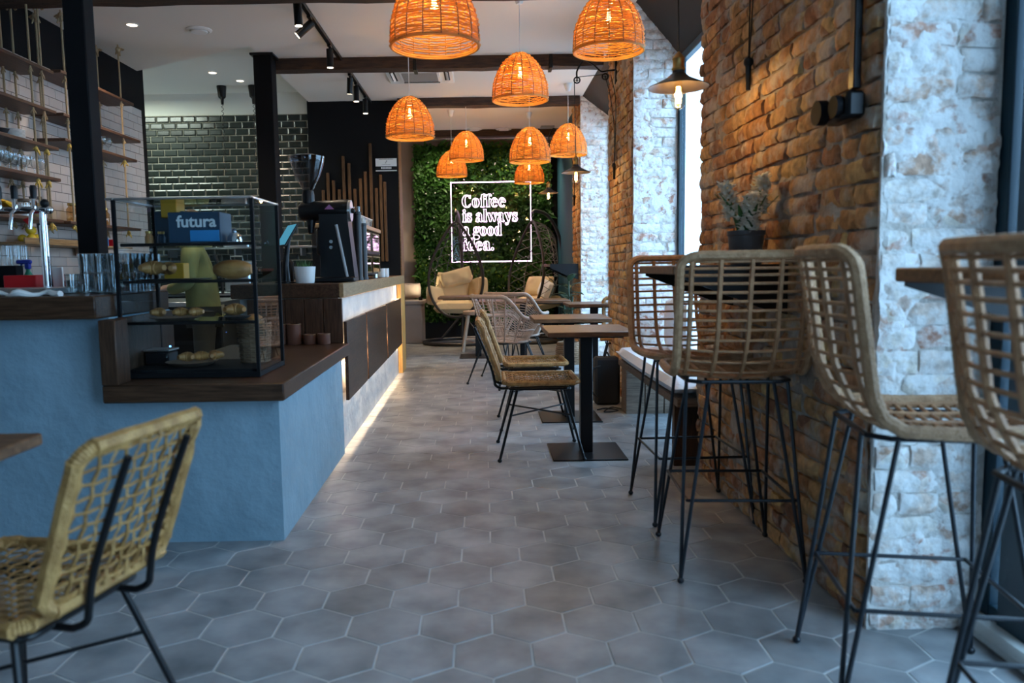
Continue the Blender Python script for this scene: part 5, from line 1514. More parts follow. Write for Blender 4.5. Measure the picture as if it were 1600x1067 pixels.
# ============================================================ EGG CHAIRS
M['egg_lattice'] = mat('grey_brown_lattice', (.17, .16, .15), .6)
def egg_chair(loc, rz, label, cushions, m_lat, m_frame):
    t = thing('hanging_egg_chair', label, 'hanging chair', loc, rz)
    # base ring and mast (behind the basket, +y), opening looks to -y
    MB().tube([(.52 * math.cos(2 * PI * i / 40), .50 * math.sin(2 * PI * i / 40), .03) for i in range(40)], .026, 10, closed=True).build('base_ring', m_frame, t)
    MB().tube(smooth_path([(0, .50, .03), (0, .56, .5), (.0, .60, 1.1), (0, .52, 1.6), (0, .30, 1.92), (0, .05, 2.0), (0, -.02, 1.97)], 6), .026, 10).build('mast', m_frame, t)
    MB().rod((-.33, .38, .03), (0, .555, .42), .018).rod((.33, .38, .03), (0, .555, .42), .018).build('mast_brace', m_frame, t)
    MB().tube([(0, -.02 + .022 * math.cos(i * .7), 1.94 - .012 * i) for i in range(10)], .005, 5).build('hook', M['steel'], t)
    def rim(v):     # v 0..1 round the opening
        a = 2 * PI * v - PI / 2
        x = .44 * math.cos(a) * (1 - .0 * math.sin(a)); zz = math.sin(a)
        f = (zz + 1) / 2
        x = .46 * math.cos(a) * (1 - .62 * f ** 2.2)
        return Vector((x, -.16 - .10 * (1 - f) + .14 * f, .42 + 1.42 * f))
    def shell(v, d):   # d 0 at rim .. 1 deepest
        p = rim(v); c = Vector((0, .34, .98)); f = (p.z - .42) / 1.42
        q = p.lerp(Vector((0, p.y + .0, p.z * .55 + .98 * .45)), 1 - math.cos(d * PI / 2))
        q.y += math.sin(d * PI / 2) * .56 * (1 - .15 * f)
        return q
    MB().tube([rim(i / 60) for i in range(60)], .021, 8, closed=True).build('rim', m_frame, t)
    lat = MB(); nv = 26
    for i in range(nv):
        for sgn in (-1, 1):
            lat.tube([shell((i / nv + sgn * .09 * k / 8) % 1.0, k / 8 * .98) for k in range(9)], .0042, 4)
    for d in (.33, .66): lat.tube([shell(i / 48, d) for i in range(48)], .006, 4, closed=True)
    lat.build('lattice_basket', m_lat, t)
    return t
e1 = egg_chair((-.40, 11.72, 0), -.10, 'left hanging egg chair with cream cushions in front of the plant wall', 1, M['egg_metal'], M['egg_metal'])
e2 = egg_chair((.78, 11.85, 0), -.95, 'right hanging egg chair with pale lattice, turned to the left', 1, M['egg_lattice'], M['egg_metal'])
def at_(root, x, y, z): return (Matrix.Translation(root.location) @ Matrix.Rotation(root.rotation_euler.z, 4, 'Z')) @ Vector((x, y, z))
def pil(root, x, y, z, rx, ry, rz, hx, hy, hz, lab, m=M['cushion_cream'], puff=1.0):
    return pillow(at_(root, x, y, z), (rx, ry, rz + root.rotation_euler.z), hx, hy, hz, m, lab, puff)
pil(e1, .0, .05, .58, R(8), 0, 0, .34, .28, .09, 'cream seat cushion filling the left egg chair', puff=1.6)
pil(e1, -.08, .22, .86, R(68), R(6), R(6), .27, .22, .10, 'cream back pillow in the left egg chair')
pil(e1, -.04, .14, 1.0, R(72), R(-14), 0, .24, .13, .07, 'folded cream head pillow at the top of the left egg chair')
pil(e1, .31, .04, .80, R(80), R(-12), R(-55), .18, .20, .10, 'plump round cream side cushion on the right of the left egg chair', puff=1.5)
pil(e1, -.33, .02, .72, R(80), R(12), R(55), .18, .15, .08, 'cream side cushion on the left of the left egg chair')
pil(e2, .0, .05, .60, R(8), 0, 0, .32, .27, .10, 'cream seat cushion of the right egg chair', puff=1.6)
pil(e2, -.10, .18, .84, R(66), 0, R(12), .24, .17, .09, 'cream square pillow standing in the right egg chair')
pil(e2, .18, .08, .80, R(70), R(10), R(-20), .20, .14, .07, 'white and tan pillow in the right egg chair', M['paper'])
# rubber plant
a = P(884, 520, 8.95)
t = thing('rubber_plant', 'dark leaved rubber plant in a brown wicker basket behind the wide table', 'potted plant', (1.0, 9.05, 0))
mb = MB()
for j in range(12):
    rr = .13 + .02 * math.sin(j / 11 * PI)
    mb.tube([((rr + .004 * (1 if (i + j) % 2 else -1)) * math.cos(2 * PI * i / 28), (rr + .004 * (1 if (i + j) % 2 else -1)) * math.sin(2 * PI * i / 28), .012 + j * .022) for i in range(28)], .0115, 5, closed=True)
mb.build('wicker_pot', M['wicker'], t)
MB().lathe([(.001, .22), (.12, .22)], 20).build('soil', M['fabric_dark'], t)
st = MB()
for (x, y, h_) in ((0, 0, 1.05), (.05, .03, .8), (-.06, -.02, .72)): st.tube([(x * .3, y * .3, .2), (x, y, h_)], .009, 6)
st.build('stem', M['leaf_dark'], t)
rnd = random.Random(12)
for k in range(26):
    z = .42 + .62 * k / 26; a = k * 2.4; L_ = rnd.uniform(.15, .21); up = rnd.uniform(.1, .9)
    d = Vector((math.cos(a), math.sin(a), up)).normalized(); sd = Vector((-math.sin(a), math.cos(a), 0)); c = Vector((0, 0, z)); nrm = d.cross(sd)
    vs = []
    for i in range(6):
        f = i / 5; w_ = .048 * math.sin(PI * min(1, .08 + .92 * f)) + .002
        for s_ in (-1, 0, 1): vs.append(c + d * (.03 + L_ * f) + sd * s_ * w_ - nrm * (.0 if s_ else .01) - Vector((0, 0, .05 * f * f)))
    m2 = MB(); m2.add(vs, [(i * 3 + j, i * 3 + j + 1, i * 3 + 4 + j, i * 3 + 3 + j) for i in range(5) for j in range(2)])
    m2.build('leaf', M['leaf_dark'], t)
# taupe bench with planter left of the plant wall
t = thing('masonry_bench', 'taupe masonry bench against the back wall, left of the plant wall', 'bench', (-1.17, 12.06, 0))
MB().box((0, 0, .30), (.44, .56, .60), ch=.01).build('body', M['taupe'], t)
MB().box((0, 0, .63), (.50, .60, .06), ch=.008).build('seat_slab', M['taupe'], t)
t = thing('floor_uplight', 'small glowing uplight on the masonry bench beside the foliage', 'lamp', (-.985, 11.98, .66))
MB().lathe([(.001, 0), (.03, 0), (.03, .05), (.026, .05), (.026, .03), (.001, .03)], 16).build('body', M['black_metal'], t)
MB().lathe([(.001, .035), (.025, .035)], 16).build('lens', M['led_warm'], t)
area_light('uplight', (-.985, 11.98, .72), (PI, 0, 0), .04, .04, 6, (1, .85, .55))
pillow((-1.20, 12.24, .80), (R(84), 0, 0), .19, .12, .05, M['taupe'], 'taupe bolster on the masonry bench')
# ============================================================ COFFEE GRINDER AND MACHINE ON THE UPPER TOP
UZ = 1.081
gy = 5.12
def gp(px, py, Y=gy): return P(px, py, Y)
a = gp(525, 437); g = thing('coffee_grinder', 'tall black coffee grinder with a clear funnel hopper at the counter end', 'coffee grinder', (a.x, gy, UZ))
def rel(px, py): q = gp(px, py) - g.location; return q.x, q.z
x0, _ = rel(490, 432); x1, _ = rel(557, 432)
MB().box(((x0 + x1) / 2, 0, .018), (x1 - x0, .20, .034), ch=.008).build('foot', M['black_metal'], g)
xa, zb = rel(505, 428); xb, zt = rel(552, 335)
mb = MB(); vs = [(xa, -.075, .03), (xb + .01, -.075, .03), (xb - .03, -.075, zt), (xa, -.075, zt)]
vs += [(x, .075, z) for x, _, z in vs]
mb.add(vs, [(0, 1, 2, 3), (7, 6, 5, 4), (0, 4, 5, 1), (1, 5, 6, 2), (2, 6, 7, 3), (3, 7, 4, 0)])
mb.build('column', M['black_metal'], g)
MB().rod((rel(529, 352)[0], -.085, rel(529, 352)[1]), (rel(546, 430)[0], -.085, .035), .010, 8).build('side_rail', M['grey_plastic'], g)
cz_ = rel(505, 330)[1]; xl = rel(468, 330)[0]; xr = rel(545, 330)[0]
MB().tube([(xl, 0, cz_), (xl + .02, 0, cz_), (xr - .04, 0, cz_), (xr, 0, cz_)], [.045, .062, .074, .074], 24).build('motor_housing', M['black_metal'], g)
MB().tube([(xr, 0, cz_), (xr + .018, 0, cz_)], .070, 28).build('dial_plate', M['steel'], g)
MB().ball((xr + .026, 0, cz_), .018, 10, 6).build('dial_knob', M['black_metal'], g)
hx_, hz_ = rel(482, 315)
MB().lathe([(.001, 0), (.040, 0), (.040, .075), (.034, .10), (.001, .10)], 24, (hx_, 0, hz_ - .03)).build('hopper_neck', M['black_metal'], g)
h0 = rel(482, 297)[1]; h1 = rel(482, 246)[1]
MB().lathe([(.034, h0), (.05, h0 + .03), (.085, h0 + .10), (.104, h0 + .16), (.112, h1 - .02), (.112, h1)], 36, (hx_, 0, 0)).build('hopper', M['hopper'], g)
MB().lathe([(.001, h1 + .012), (.09, h1 + .012), (.116, h1 + .004), (.116, h1 - .010), (.110, h1 - .010)], 36, (hx_, 0, 0)).build('hopper_lid', M['hopper'], g)
MB().tube([(rel(487, 345)[0], -.01, rel(487, 345)[1]), (rel(487, 365)[0], -.02, rel(487, 365)[1])], [.03, .018], 14).build('spout', M['black_metal'], g)
for z in (378, 387):
    q = rel(521, z); MB().tube([(q[0], -.075, q[1]), (q[0], -.088, q[1])], .011, 14).build('button', M['steel'], g)
q = rel(518, 325)
MB().add([(q[0] - .03, -.0745, q[1] - .012), (q[0] + .03, -.0745, q[1] - .012), (q[0], -.0735, q[1] + .02)], [(0, 1, 2)]) 
lo = MB(); lo.add([(q[0] - .032, -.078, q[1] - .014), (q[0] + .032, -.078, q[1] - .014), (q[0], -.078, q[1] + .018)], [(0, 1, 2)])
lo.build('triangular_badge', mat('mauve_badge', (.30, .12, .28), .5), g, smooth=False)
# espresso machine with cups on top
em = thing('espresso_machine', 'long dark espresso machine with mirrored side panels and a copper trim', 'coffee machine', (-1.13, 6.62, UZ))
MB().box((0, 0, .30), (.34, 1.20, .22), ch=.02).build('upper_body', M['black_metal'], em)
MB().box((0, .0, .12), (.30, 1.14, .18), ch=.01).build('lower_body', M['black_metal'], em)
for (x, y) in ((-.13, -.5), (.13, -.5), (.13, .5), (-.13, .5)): MB().rod((x, y, 0), (x, y, .035), .022, 12).build('foot', M['steel'], em)
MB().box((0, 0, .425), (.36, 1.22, .035), ch=.006).build('copper_trim', mat('copper_trim', (.55, .34, .16), .35, .6), em)
mir = mat('mirror_panel', (.55, .55, .55), .04, 1)
for (y, z, hh, ww) in ((.28, .31, .15, .44), (-.25, .31, .15, .44), (.28, .12, .13, .44), (-.25, .12, .13, .44)):
    MB().box((.173, y, z), (.006, ww, hh)).build('mirror_panel', mir, em)
    MB().tube([(.176, y - ww / 2, z - hh / 2), (.176, y + ww / 2, z - hh / 2), (.176, y + ww / 2, z + hh / 2), (.176, y - ww / 2, z + hh / 2)], .006, 5, closed=True).build('panel_frame', M['wood_fascia'], em)
cup = thing('plastic_cup', 'x', 'cup', (0, 0, 0), 0, 'clear cups stacked on the espresso machine')
MB().lathe([(.001, 0), (.026, 0), (.040, .085), (.042, .087), (.041, .084)], 14).build('cup_wall', glass('frosted_cup', (.88, .93, 1), .14, 1.5, .25), cup)
MB().lathe([(.041, .084), (.0435, .0865), (.041, .089)], 14).build('rim', M['white_plastic'], cup)
k = 0
for i in range(3):
    for j in range(12):
        h_ = 1 if j > 1 else 0
        loc = (-1.235 + .092 * i, 6.10 + .094 * j, UZ + .443)
        lb = 'clear cup on the espresso machine, %s column, place %s from the front' % (('far left', 'middle', 'aisle side')[i], ('one', 'two', 'three', 'four', 'five', 'six', 'seven', 'eight', 'nine', 'ten', 'eleven', 'twelve')[j])
        if k == 0: cup.location = loc; cup['label'] = lb
        else: dup(cup, loc, 0, lb)
        k += 1
for (px, wd, y, lb, top) in ((560, 14, 5.78, 'black cup dispenser tube nearest the grinder', 331), (574, 15, 5.93, 'black cup dispenser tube beside the copper trim', 349)):
    a = gp(px, 432, y); r_ = wd / 2 / F * y; zt = gp(px, top, y).z - UZ
    t = thing('cup_dispenser', lb, 'dispenser', (min(a.x, -.925 + .0), y, UZ))
    MB().lathe([(.001, 0), (r_ * 1.1, 0), (r_ * 1.1, .02), (r_, .025), (r_, zt - .02), (r_ * 1.06, zt - .018), (r_ * 1.06, zt), (r_ * .9, zt), (r_ * .9, zt - .03), (.001, zt - .03)], 22).build('tube_body', M['black_metal'], t)
    MB().lathe([(r_ * .7, zt - .03), (r_ * .85, zt + .035), (r_ * .88, zt + .04)], 18).build('top_cup', M['tumbler'], t)
for k, (px, hh) in enumerate(((600, .085), (606, .075))):
    a = gp(px, 430, 7.45 + .1 * k)
    t = thing('paper_cup_stack', ('nearer' if k == 0 else 'farther') + ' stack of white takeaway cups at the far counter end', 'cup stack', (a.x - .02, 7.42 + .1 * k, UZ))
    for q in range(6):
        MB().lathe([(.030, q * .014), (.036, q * .014 + .013), (.038, q * .014 + .014), (.030, q * .014)], 14).build('cup', M['paper'], t)
# POS tablet, dark stand, potted grass
t = thing('tablet_stand', 'tilted till tablet on a black stand beside the black post', 'tablet', (gp(447, 437, 5.0).x, 5.0, UZ))
q0 = gp(449, 368, 5.0) - t.location
Rm = Euler((R(58), 0, R(-62))).to_matrix()
MB().box(q0, (.24, .17, .014), rot=Rm, ch=.004).build('tablet_body', M['black_metal'], t)
MB().box(q0 + Rm @ Vector((0, 0, .0085)), (.22, .15, .002), rot=Rm).build('tablet_screen', M['screen'], t)
MB().tube([(0, 0, .0), (0, 0, .12), (q0.x, q0.y + .02, q0.z - .02)], [.03, .02, .015], 10).lathe([(.001, 0), (.07, 0), (.07, .008), (.001, .012)], 20).build('stand', M['black_metal'], t)
t = thing('potted_grass', 'small white pot with short green grass on the counter', 'potted plant', (gp(477, 440, 4.92).x, 4.92, UZ))
MB().lathe([(.001, 0), (.054, 0), (.058, .005), (.068, .105), (.064, .105), (.060, .09), (.001, .088)], 28).build('pot', M['white_plastic'], t)
mb = MB(); rnd = random.Random(2)
for k in range(60):
    a_ = rnd.uniform(0, 2 * PI); r_ = rnd.uniform(0, .05); b_ = rnd.uniform(0, 2 * PI); L_ = rnd.uniform(.03, .075)
    c = Vector((r_ * math.cos(a_), r_ * math.sin(a_), .088)); d = Vector((math.cos(b_) * .4, math.sin(b_) * .4, 1)) * L_; s_ = Vector((-math.sin(b_), math.cos(b_), 0)) * .003
    mb.add([c - s_, c + s_, c + d], [(0, 1, 2)])
mb.build('grass', M['leaf'], t, smooth=False)['kind'] = 'stuff'
bx('plastic_bag', 437, 458, 406, 440, 5.10, .05, M['fabric_dark'], 'dark crumpled bag behind the white grass pot', 'bag', zb=UZ, ch=.015)

# ============================================================ ROPE SHELVES ON THE LEFT WALL
ROPEY = {0: (4.35, 5.66, 5.80), 1: (6.12, 7.05)}
LV = {0: [2.66, 2.37, 2.10, 1.87, 1.56], 1: [2.70, 2.38, 2.19, 1.56]}
YR = {0: (4.1, 5.92), 1: (6.02, 7.25)}
SX0, SX1 = -3.44, -3.19
def knot(mb, c, s_=1.0, seed=0):
    rnd = random.Random(seed)
    mb.ball(c, .020 * s_, 8, 6, (1, 1, 1.2)); c = Vector(c)
    for k in range(7):
        a_ = rnd.uniform(0, 2 * PI); d = Vector((math.cos(a_) * rnd.uniform(.3, 1), math.sin(a_) * rnd.uniform(.3, 1), rnd.uniform(-1, .3))) * .045 * s_
        mb.tube([c, c + d * .6, c + d + Vector((0, 0, -.012))], [.007 * s_, .008 * s_, .005 * s_], 5)
for g_ in (0, 1):
    t = thing('rope_shelf', ('left' if g_ == 0 else 'right') + ' hanging shelf of dark boards on jute ropes, ' + ('left' if g_ == 0 else 'right') + ' of the thick black post', 'shelf', (-3.315, sum(YR[g_]) / 2, LV[g_][-1]))
    L0 = t.location
    for z in LV[g_]:
        ya, yb = YR[g_]
        if z == 2.38: yb += .1
        MB().box((0, (ya + yb) / 2 - L0.y, z - L0.z), (SX1 - SX0, yb - ya, .024), ch=.003).build('board', M['wood_shelf'], t)
    for y in ROPEY[g_]:
        for x in (SX0 + .03, SX1 - .025):
            pts = [(x - L0.x, y - L0.y, LV[g_][-1] - L0.z - .05 + (CZ - LV[g_][-1] + .04) * k / 14) for k in range(15)]
            MB().tube(pts, [.0075 * (1 + .15 * (k % 2)) for k in range(15)], 7).build('rope', M['rope'], t)
            for i, z in enumerate(LV[g_] + [CZ - .02]):
                kn = MB(); knot(kn, (x - L0.x, y - L0.y, z - L0.z - .035), (.62 if z > 2.2 else .8) if z < 3 else 1.2, int(y * 10) + i)
                kn.build('knot', M['rope_lit'] if (x > -3.3 and z < 2.2) else M['rope'], t)
SH = lambda z: z + .013
# right group glasses, left group plates, cups and glasses
gl = thing('stem_glass', 'x', 'glass', (0, 0, 0), 0, 'glasses on the rope shelves')
MB().lathe([(.001, 0), (.030, 0), (.030, .002), (.004, .006), (.004, .05), (.022, .065), (.034, .10), (.030, .135), (.029, .135)], 14).build('bowl', M['tumbler'], gl)
k = 0
for (z, ys, xx, lb) in ((2.19, [6.25 + .1 * i for i in range(7)], -3.26, 'stem glass %s on the right rope shelf, third board'), (1.87, [5.0 + .1 * i for i in range(9)], -3.26, 'stem glass %s on the left rope shelf, fourth board, front row'),
                    (1.87, [5.02 + .1 * i for i in range(8)], -3.36, 'stem glass %s on the left rope shelf, fourth board, back row')):
    for i, y in enumerate(ys):
        l_ = lb % ('number ' + ('one', 'two', 'three', 'four', 'five', 'six', 'seven', 'eight', 'nine')[i] + ' from the left')
        if k == 0: gl.location = (xx, y, SH(z)); gl['label'] = l_
        else: dup(gl, (xx, y, SH(z)), 0, l_)
        k += 1
pl = MB()
for q in range(7): pl.lathe([(.001, .008 * q), (.05, .008 * q), (.085, .008 * q + .011), (.086, .008 * q + .013), (.05, .008 * q + .006), (.001, .008 * q + .006)], 24)
pt = thing('plate_stack', 'stack of white plates on the third board of the left rope shelf', 'plate', (-3.30, 5.52, SH(2.10)))
for q in range(7): MB().lathe([(.001, 0), (.05, 0), (.085, .011), (.086, .013), (.05, .006), (.001, .006)], 24).build('plate', M['paper'], pt, loc=(0, 0, .0085 * q))
for i, y in enumerate((4.92, 5.04, 5.16, 5.28, 5.40)):
    t = thing('stacked_bowl', 'dark bowl number %s on the third board of the left rope shelf' % ('one', 'two', 'three', 'four', 'five')[i], 'bowl', (-3.30, y, SH(2.10)), group='dark bowls on the left rope shelf')
    MB().lathe([(.001, 0), (.025, 0), (.052, .05), (.050, .05), (.024, .006), (.001, .006)], 20).build('bowl_body', M['fabric_dark'], t)
    MB().lathe([(.0505, .049), (.053, .051), (.0505, .053)], 20).build('rim', M['steel'], t)
# pineapple, bananas, jars
px_ = P(16, 335, 5.18)
t = thing('pineapple', 'ripe pineapple with tall green crown at the left edge of the shelf', 'fruit', (-3.29, 5.13, SH(1.56)))
mb = MB()
for i in range(13):
    for j in range(12):
        zz = .012 + i * .0145; rr = .066 * math.sin(PI * (.13 + .76 * i / 12)) ** .5; a_ = 2 * PI * (j + .5 * (i % 2)) / 12
        mb.ball((rr * .93 * math.cos(a_), rr * .93 * math.sin(a_), zz), .0125, 6, 4)
mb.lathe([(.02, 0), (.058, .03), (.064, .09), (.056, .15), (.02, .19)], 16)
mb.build('fruit_body', M['pineapple'], t)
mb = MB(); rnd = random.Random(3)
for k in range(34):
    a_ = k * 2.4; ln = .15 + .75 * (1 - k / 34); L_ = .06 + .055 * k / 34; d = Vector((math.cos(a_) * ln, math.sin(a_) * ln, 1)).normalized(); sd = Vector((-math.sin(a_), math.cos(a_), 0)) * .010
    c = Vector((0, 0, .18)); mb.add([c - sd, c + sd, c + d * L_ * .6 + sd * .8, c + d * L_ + Vector((d.x, d.y, 0)) * .03, c + d * L_ * .6 - sd * .8], [(0, 1, 2, 4), (4, 2, 3)])
mb.build('leaf_crown', M['leaf'], t, smooth=False)
t = thing('banana_bunch', 'bunch of yellow bananas leaning beside the pineapple', 'fruit', (-3.27, 5.36, SH(1.56)))
for k in range(4):
    off = -.045 + .03 * k
    pts = [(off * (1 - .6 * f) + .0, -.10 + .19 * f, .022 + .105 * (1 - max(0, f - .05) ** 1.4) * .9 * (1 - .12 * k)) for f in [i / 10 for i in range(11)]]
    MB().tube(pts, [.006, .012, .016, .018, .019, .019, .019, .018, .015, .010, .005], 7).build('banana', M['banana'], t)
for i, (y, m_, hh, lb) in enumerate(((5.58, 'paper', .10, 'jar of white sugar on the lowest board of the left rope shelf'), (5.74, 'grain', .13, 'jar of dry grain beside the sugar jar, next to the post'))):
    t = thing('storage_jar', lb, 'jar', (-3.29, y, SH(1.56)))
    MB().lathe([(.001, .004), (.046, .004), (.048, .01), (.048, hh * .85), (.001, hh * .85)], 20).build('contents', M[m_], t)
    MB().lathe([(.001, 0), (.051, 0), (.052, .006), (.052, hh), (.040, hh + .012), (.040, hh + .02)], 20).build('jar_glass', M['tumbler'], t)
    MB().lathe([(.041, hh + .012), (.043, hh + .014), (.043, hh + .03), (.001, hh + .032)], 20).build('lid', M['wood_bench'], t)
# lower wooden tray shelf with lemons, limes, boxes
t = thing('wall_tray', 'pale wooden tray shelf with fruit under the rope shelves', 'shelf', (-3.31, 5.90, 1.385))
MB().box((0, 0, 0), (.24, 1.0, .016), ch=.002).build('board', M['wood_fascia'], t)
MB().box((.115, 0, .02), (.010, 1.0, .035), ch=.002).build('front_lip', M['wood_fascia'], t)
for i, (x, y, z, s_) in enumerate(((-3.27, 5.62, 0, 1), (-3.28, 5.70, 0, 1.05), (-3.36, 5.66, 0, 1), (-3.30, 5.67, .055, 1.1), (-3.27, 5.78, 0, .95), (-3.36, 5.77, 0, 1))):
    o = tag(MB().ball((0, 0, 0), .030 * s_, 12, 8, (1, 1.3, 1)).build('lemon', M['lemon'], loc=(x, y, 1.394 + .031 * s_ + z)), ('front left', 'front middle', 'back left', 'topmost', 'front right', 'back right')[i] + ' yellow lemon of the heap on the wooden tray', 'fruit', 'lemons on the wooden tray')
o = tag(MB().ball((0, 0, 0), .034, 14, 8, (1, 1.15, 1)).build('lime', M['lime'], loc=(-3.26, 6.33, 1.394 + .034)), 'single green lime right of the post on the wooden tray', 'fruit')
for i, (y, m_, w_, hh, lb) in enumerate(((6.62, 'sky_blue', .14, .07, 'blue and white carton on the small board seen through the glass case'), (6.80, 'red', .07, .06, 'little red box beside the blue carton'))):
    t2 = MB().box((-3.28, y, 1.394 + hh / 2), (.10, w_, hh), ch=.003)
    single('carton', t2, M[m_], lb, 'carton')
t = thing('wall_shelf', 'short wooden wall board right of the tray, seen through the display case', 'shelf', (-3.31, 6.74, 1.385))
MB().box((0, 0, 0), (.24, .62, .016), ch=.002).build('board', M['wood_fascia'], t)
MB().box((-.10, 0, -.04), (.02, .5, .06)).build('batten', M['wood_bench'], t)
for i, y in enumerate((6.22, 6.34, 6.46, 6.60, 6.74)):
    t = thing('glass_jar', 'amber tinted glass jar number %s on the right rope shelf, lowest board' % ('one', 'two', 'three', 'four', 'five')[i], 'jar', (-3.28, y, SH(1.56)), group='jars on the right rope shelf')
    MB().lathe([(.001, 0), (.04, 0), (.045, .01), (.045, .10), (.03, .12), (.03, .135)], 16).build('jar_glass', glass('amber_glass', (.85, .66, .42), .08, 1.4, .04), t)
    MB().lathe([(.031, .13), (.033, .132), (.033, .15), (.001, .152)], 16).build('lid', M['brass'], t)

# ============================================================ KITCHEN
M['dark_steel'] = mat('dark_steel', (.06, .065, .07), .4, .6)
t = thing('kitchen_counter', 'stainless kitchen counter along the dark tiled wall', 'counter', (-3.1, 9.25, 0))
MB().box((0, 0, .90), (2.0, .66, .04), ch=.004).build('worktop', M['steel'], t)
for i in range(4):
    d = MB().box((-.75 + .5 * i, -.31, .46), (.48, .02, .78), ch=.004).build('door', M['dark_steel'], t)
    MB().rod((-.55 + .5 * i, -.335, .60), (-.55 + .5 * i, -.335, .78), .008, 8).build('handle', M['black_metal'], d)
MB().box((0, .02, .45), (1.98, .6, .86)).build('carcass', M['black_paint'], t)
MB().box((0, 0, .04), (1.9, .5, .08)).build('plinth', M['black_metal'], t)
t = thing('steel_wall_shelf', 'stainless wall shelf on the dark tiles behind the tablet', 'shelf', (-3.0, 9.42, 1.43))
MB().box((0, 0, .012), (1.9, .34, .024), ch=.003).build('board', M['steel'], t)
for x in (-.8, 0, .8): MB().box((x, .05, -.05), (.02, .24, .09)).build('bracket', M['steel'], t)
a = P(365, 438, 8.85)
t = thing('contact_grill', 'grey metal contact grill with a raised loop handle on the kitchen counter', 'kitchen appliance', (a.x, 9.15, .92))
MB().box((0, 0, .15), (.30, .34, .30), ch=.02).build('body', M['steel'], t)
MB().box((0, 0, .33), (.28, .32, .04), ch=.012).build('lid', M['grey_plastic'], t)
MB().tube([(-.07, -.14, .35), (-.07, -.16, .41), (.07, -.16, .41), (.07, -.14, .35)], .009, 8).build('handle', M['steel'], t)
for i, (px, m_, hh, lb) in enumerate(((352, 'steel', .13, 'steel pot at the right end of the kitchen wall shelf'), (312, 'steel', .18, 'tall steel pot in the middle of the kitchen wall shelf'), (272, 'brass', .12, 'brassy pan at the left part of the kitchen wall shelf'))):
    a = P(px, 380, 9.4)
    t = thing('cooking_pot', lb, 'pot', (a.x, 9.4, 1.454))
    MB().lathe([(.001, 0), (.10, 0), (.11, .01), (.11, hh), (.113, hh), (.113, hh + .006), (.10, hh)], 26).build('pot_body', M[m_], t)
    MB().lathe([(.11, hh + .004), (.06, hh + .025), (.001, hh + .03)], 26).build('lid', M[m_], t)
    MB().ball((0, 0, hh + .045), .016, 10, 6).build('knob', M['black_metal'], t)
# low refrigerator counter under the person, seen through the case
t = thing('prep_counter', 'low stainless prep counter inside the bar, seen through the glass case', 'counter', (-2.75, 7.2, 0))
MB().box((0, 0, .88), (.9, 1.0, .04), ch=.004).build('worktop', M['steel'], t)
MB().box((0, 0, .43), (.86, .96, .86)).build('carcass', M['black_paint'], t)
for s_ in (-1, 1):
    d = MB().box((.44, s_ * .24, .45), (.02, .45, .74), ch=.004).build('door', M['dark_steel'], t)
    MB().rod((.46, s_ * .08, .35), (.46, s_ * .08, .6), .008, 8).build('handle', M['black_metal'], d)

# ============================================================ PERSON
def skin_mesh(verts, edges, radii, root=0, levels=1, subd=2):
    me = bpy.data.meshes.new('tmp'); me.from_pydata(verts, edges, [])
    o = bpy.data.objects.new('tmp', me); C.objects.link(o)
    bpy.context.view_layer.objects.active = o
    sm = o.modifiers.new('skin', 'SKIN'); sm.use_smooth_shade = True
    lay_ = me.skin_vertices[0].data if len(me.skin_vertices) else None
    if lay_ is None:
        with bpy.context.temp_override(object=o, active_object=o): bpy.ops.mesh.customdata_skin_add()
        lay_ = me.skin_vertices[0].data
    for i, r_ in enumerate(radii):
        lay_[i].radius = r_ if isinstance(r_, tuple) else (r_, r_); lay_[i].use_root = (i == root)
    ss = o.modifiers.new('sub', 'SUBSURF'); ss.levels = subd; ss.render_levels = subd
    bpy.context.view_layer.update()
    m2 = bpy.data.meshes.new_from_object(o.evaluated_get(bpy.context.evaluated_depsgraph_get()))
    bpy.data.objects.remove(o); bpy.data.meshes.remove(me)
    for p in m2.polygons: p.use_smooth = True
    return m2
def part_mesh(name, me, m, parent):
    me.name = name; me.materials.clear(); me.materials.append(m)
    o = bpy.data.objects.new(name, me); C.objects.link(o); o.parent = parent; return o
pp = P(318, 450, 6.35)
pr = thing('person', 'person in an olive jacket bending over work inside the bar, seen through the glass case', 'person', (pp.x, 6.35, 0), PI / 2 + .25)
# sitter axis: faces +y locally. joints of one body
V = [(0, 0, .90), (0, .0, 1.02), (0, .02, 1.16), (0, .05, 1.29), (0, .09, 1.37), (0, .11, 1.425), (0, .135, 1.47),      # spine 0-5, neck
     (.10, .07, 1.335), (.165, .07, 1.315), (.20, .10, 1.08), (.15, .31, 1.03), (.14, .35, 1.03),                                           # left arm 7-11
     (-.10, .07, 1.335), (-.165, .07, 1.315), (-.20, .09, 1.08), (-.14, .31, 1.01), (-.13, .35, 1.01),                                       # right arm 12-16
     (.09, 0, .84), (.10, .02, .48), (.10, -.01, .10), (.10, .05, .045), (.10, .14, .03),
     (-.09, 0, .84), (-.10, .02, .48), (-.10, -.01, .10), (-.10, .05, .045), (-.10, .14, .03)]
E = [(0, 1), (1, 2), (2, 3), (3, 4), (4, 5), (5, 6), (3, 7), (7, 8), (8, 9), (9, 10), (10, 11), (3, 12), (12, 13), (13, 14), (14, 15), (15, 16),
     (0, 17), (17, 18), (18, 19), (19, 20), (20, 21), (0, 22), (22, 23), (23, 24), (24, 25), (25, 26)]
RD = [(.13, .10), (.12, .095), (.125, .10), (.13, .10), .06, .050, .05, .06, .052, .040, .027, .026, .06, .052, .040, .027, .026,
      .085, .058, .042, .040, .030, .085, .058, .042, .040, .030]
part_mesh('body', skin_mesh(V, E, RD), M['skin'], pr)
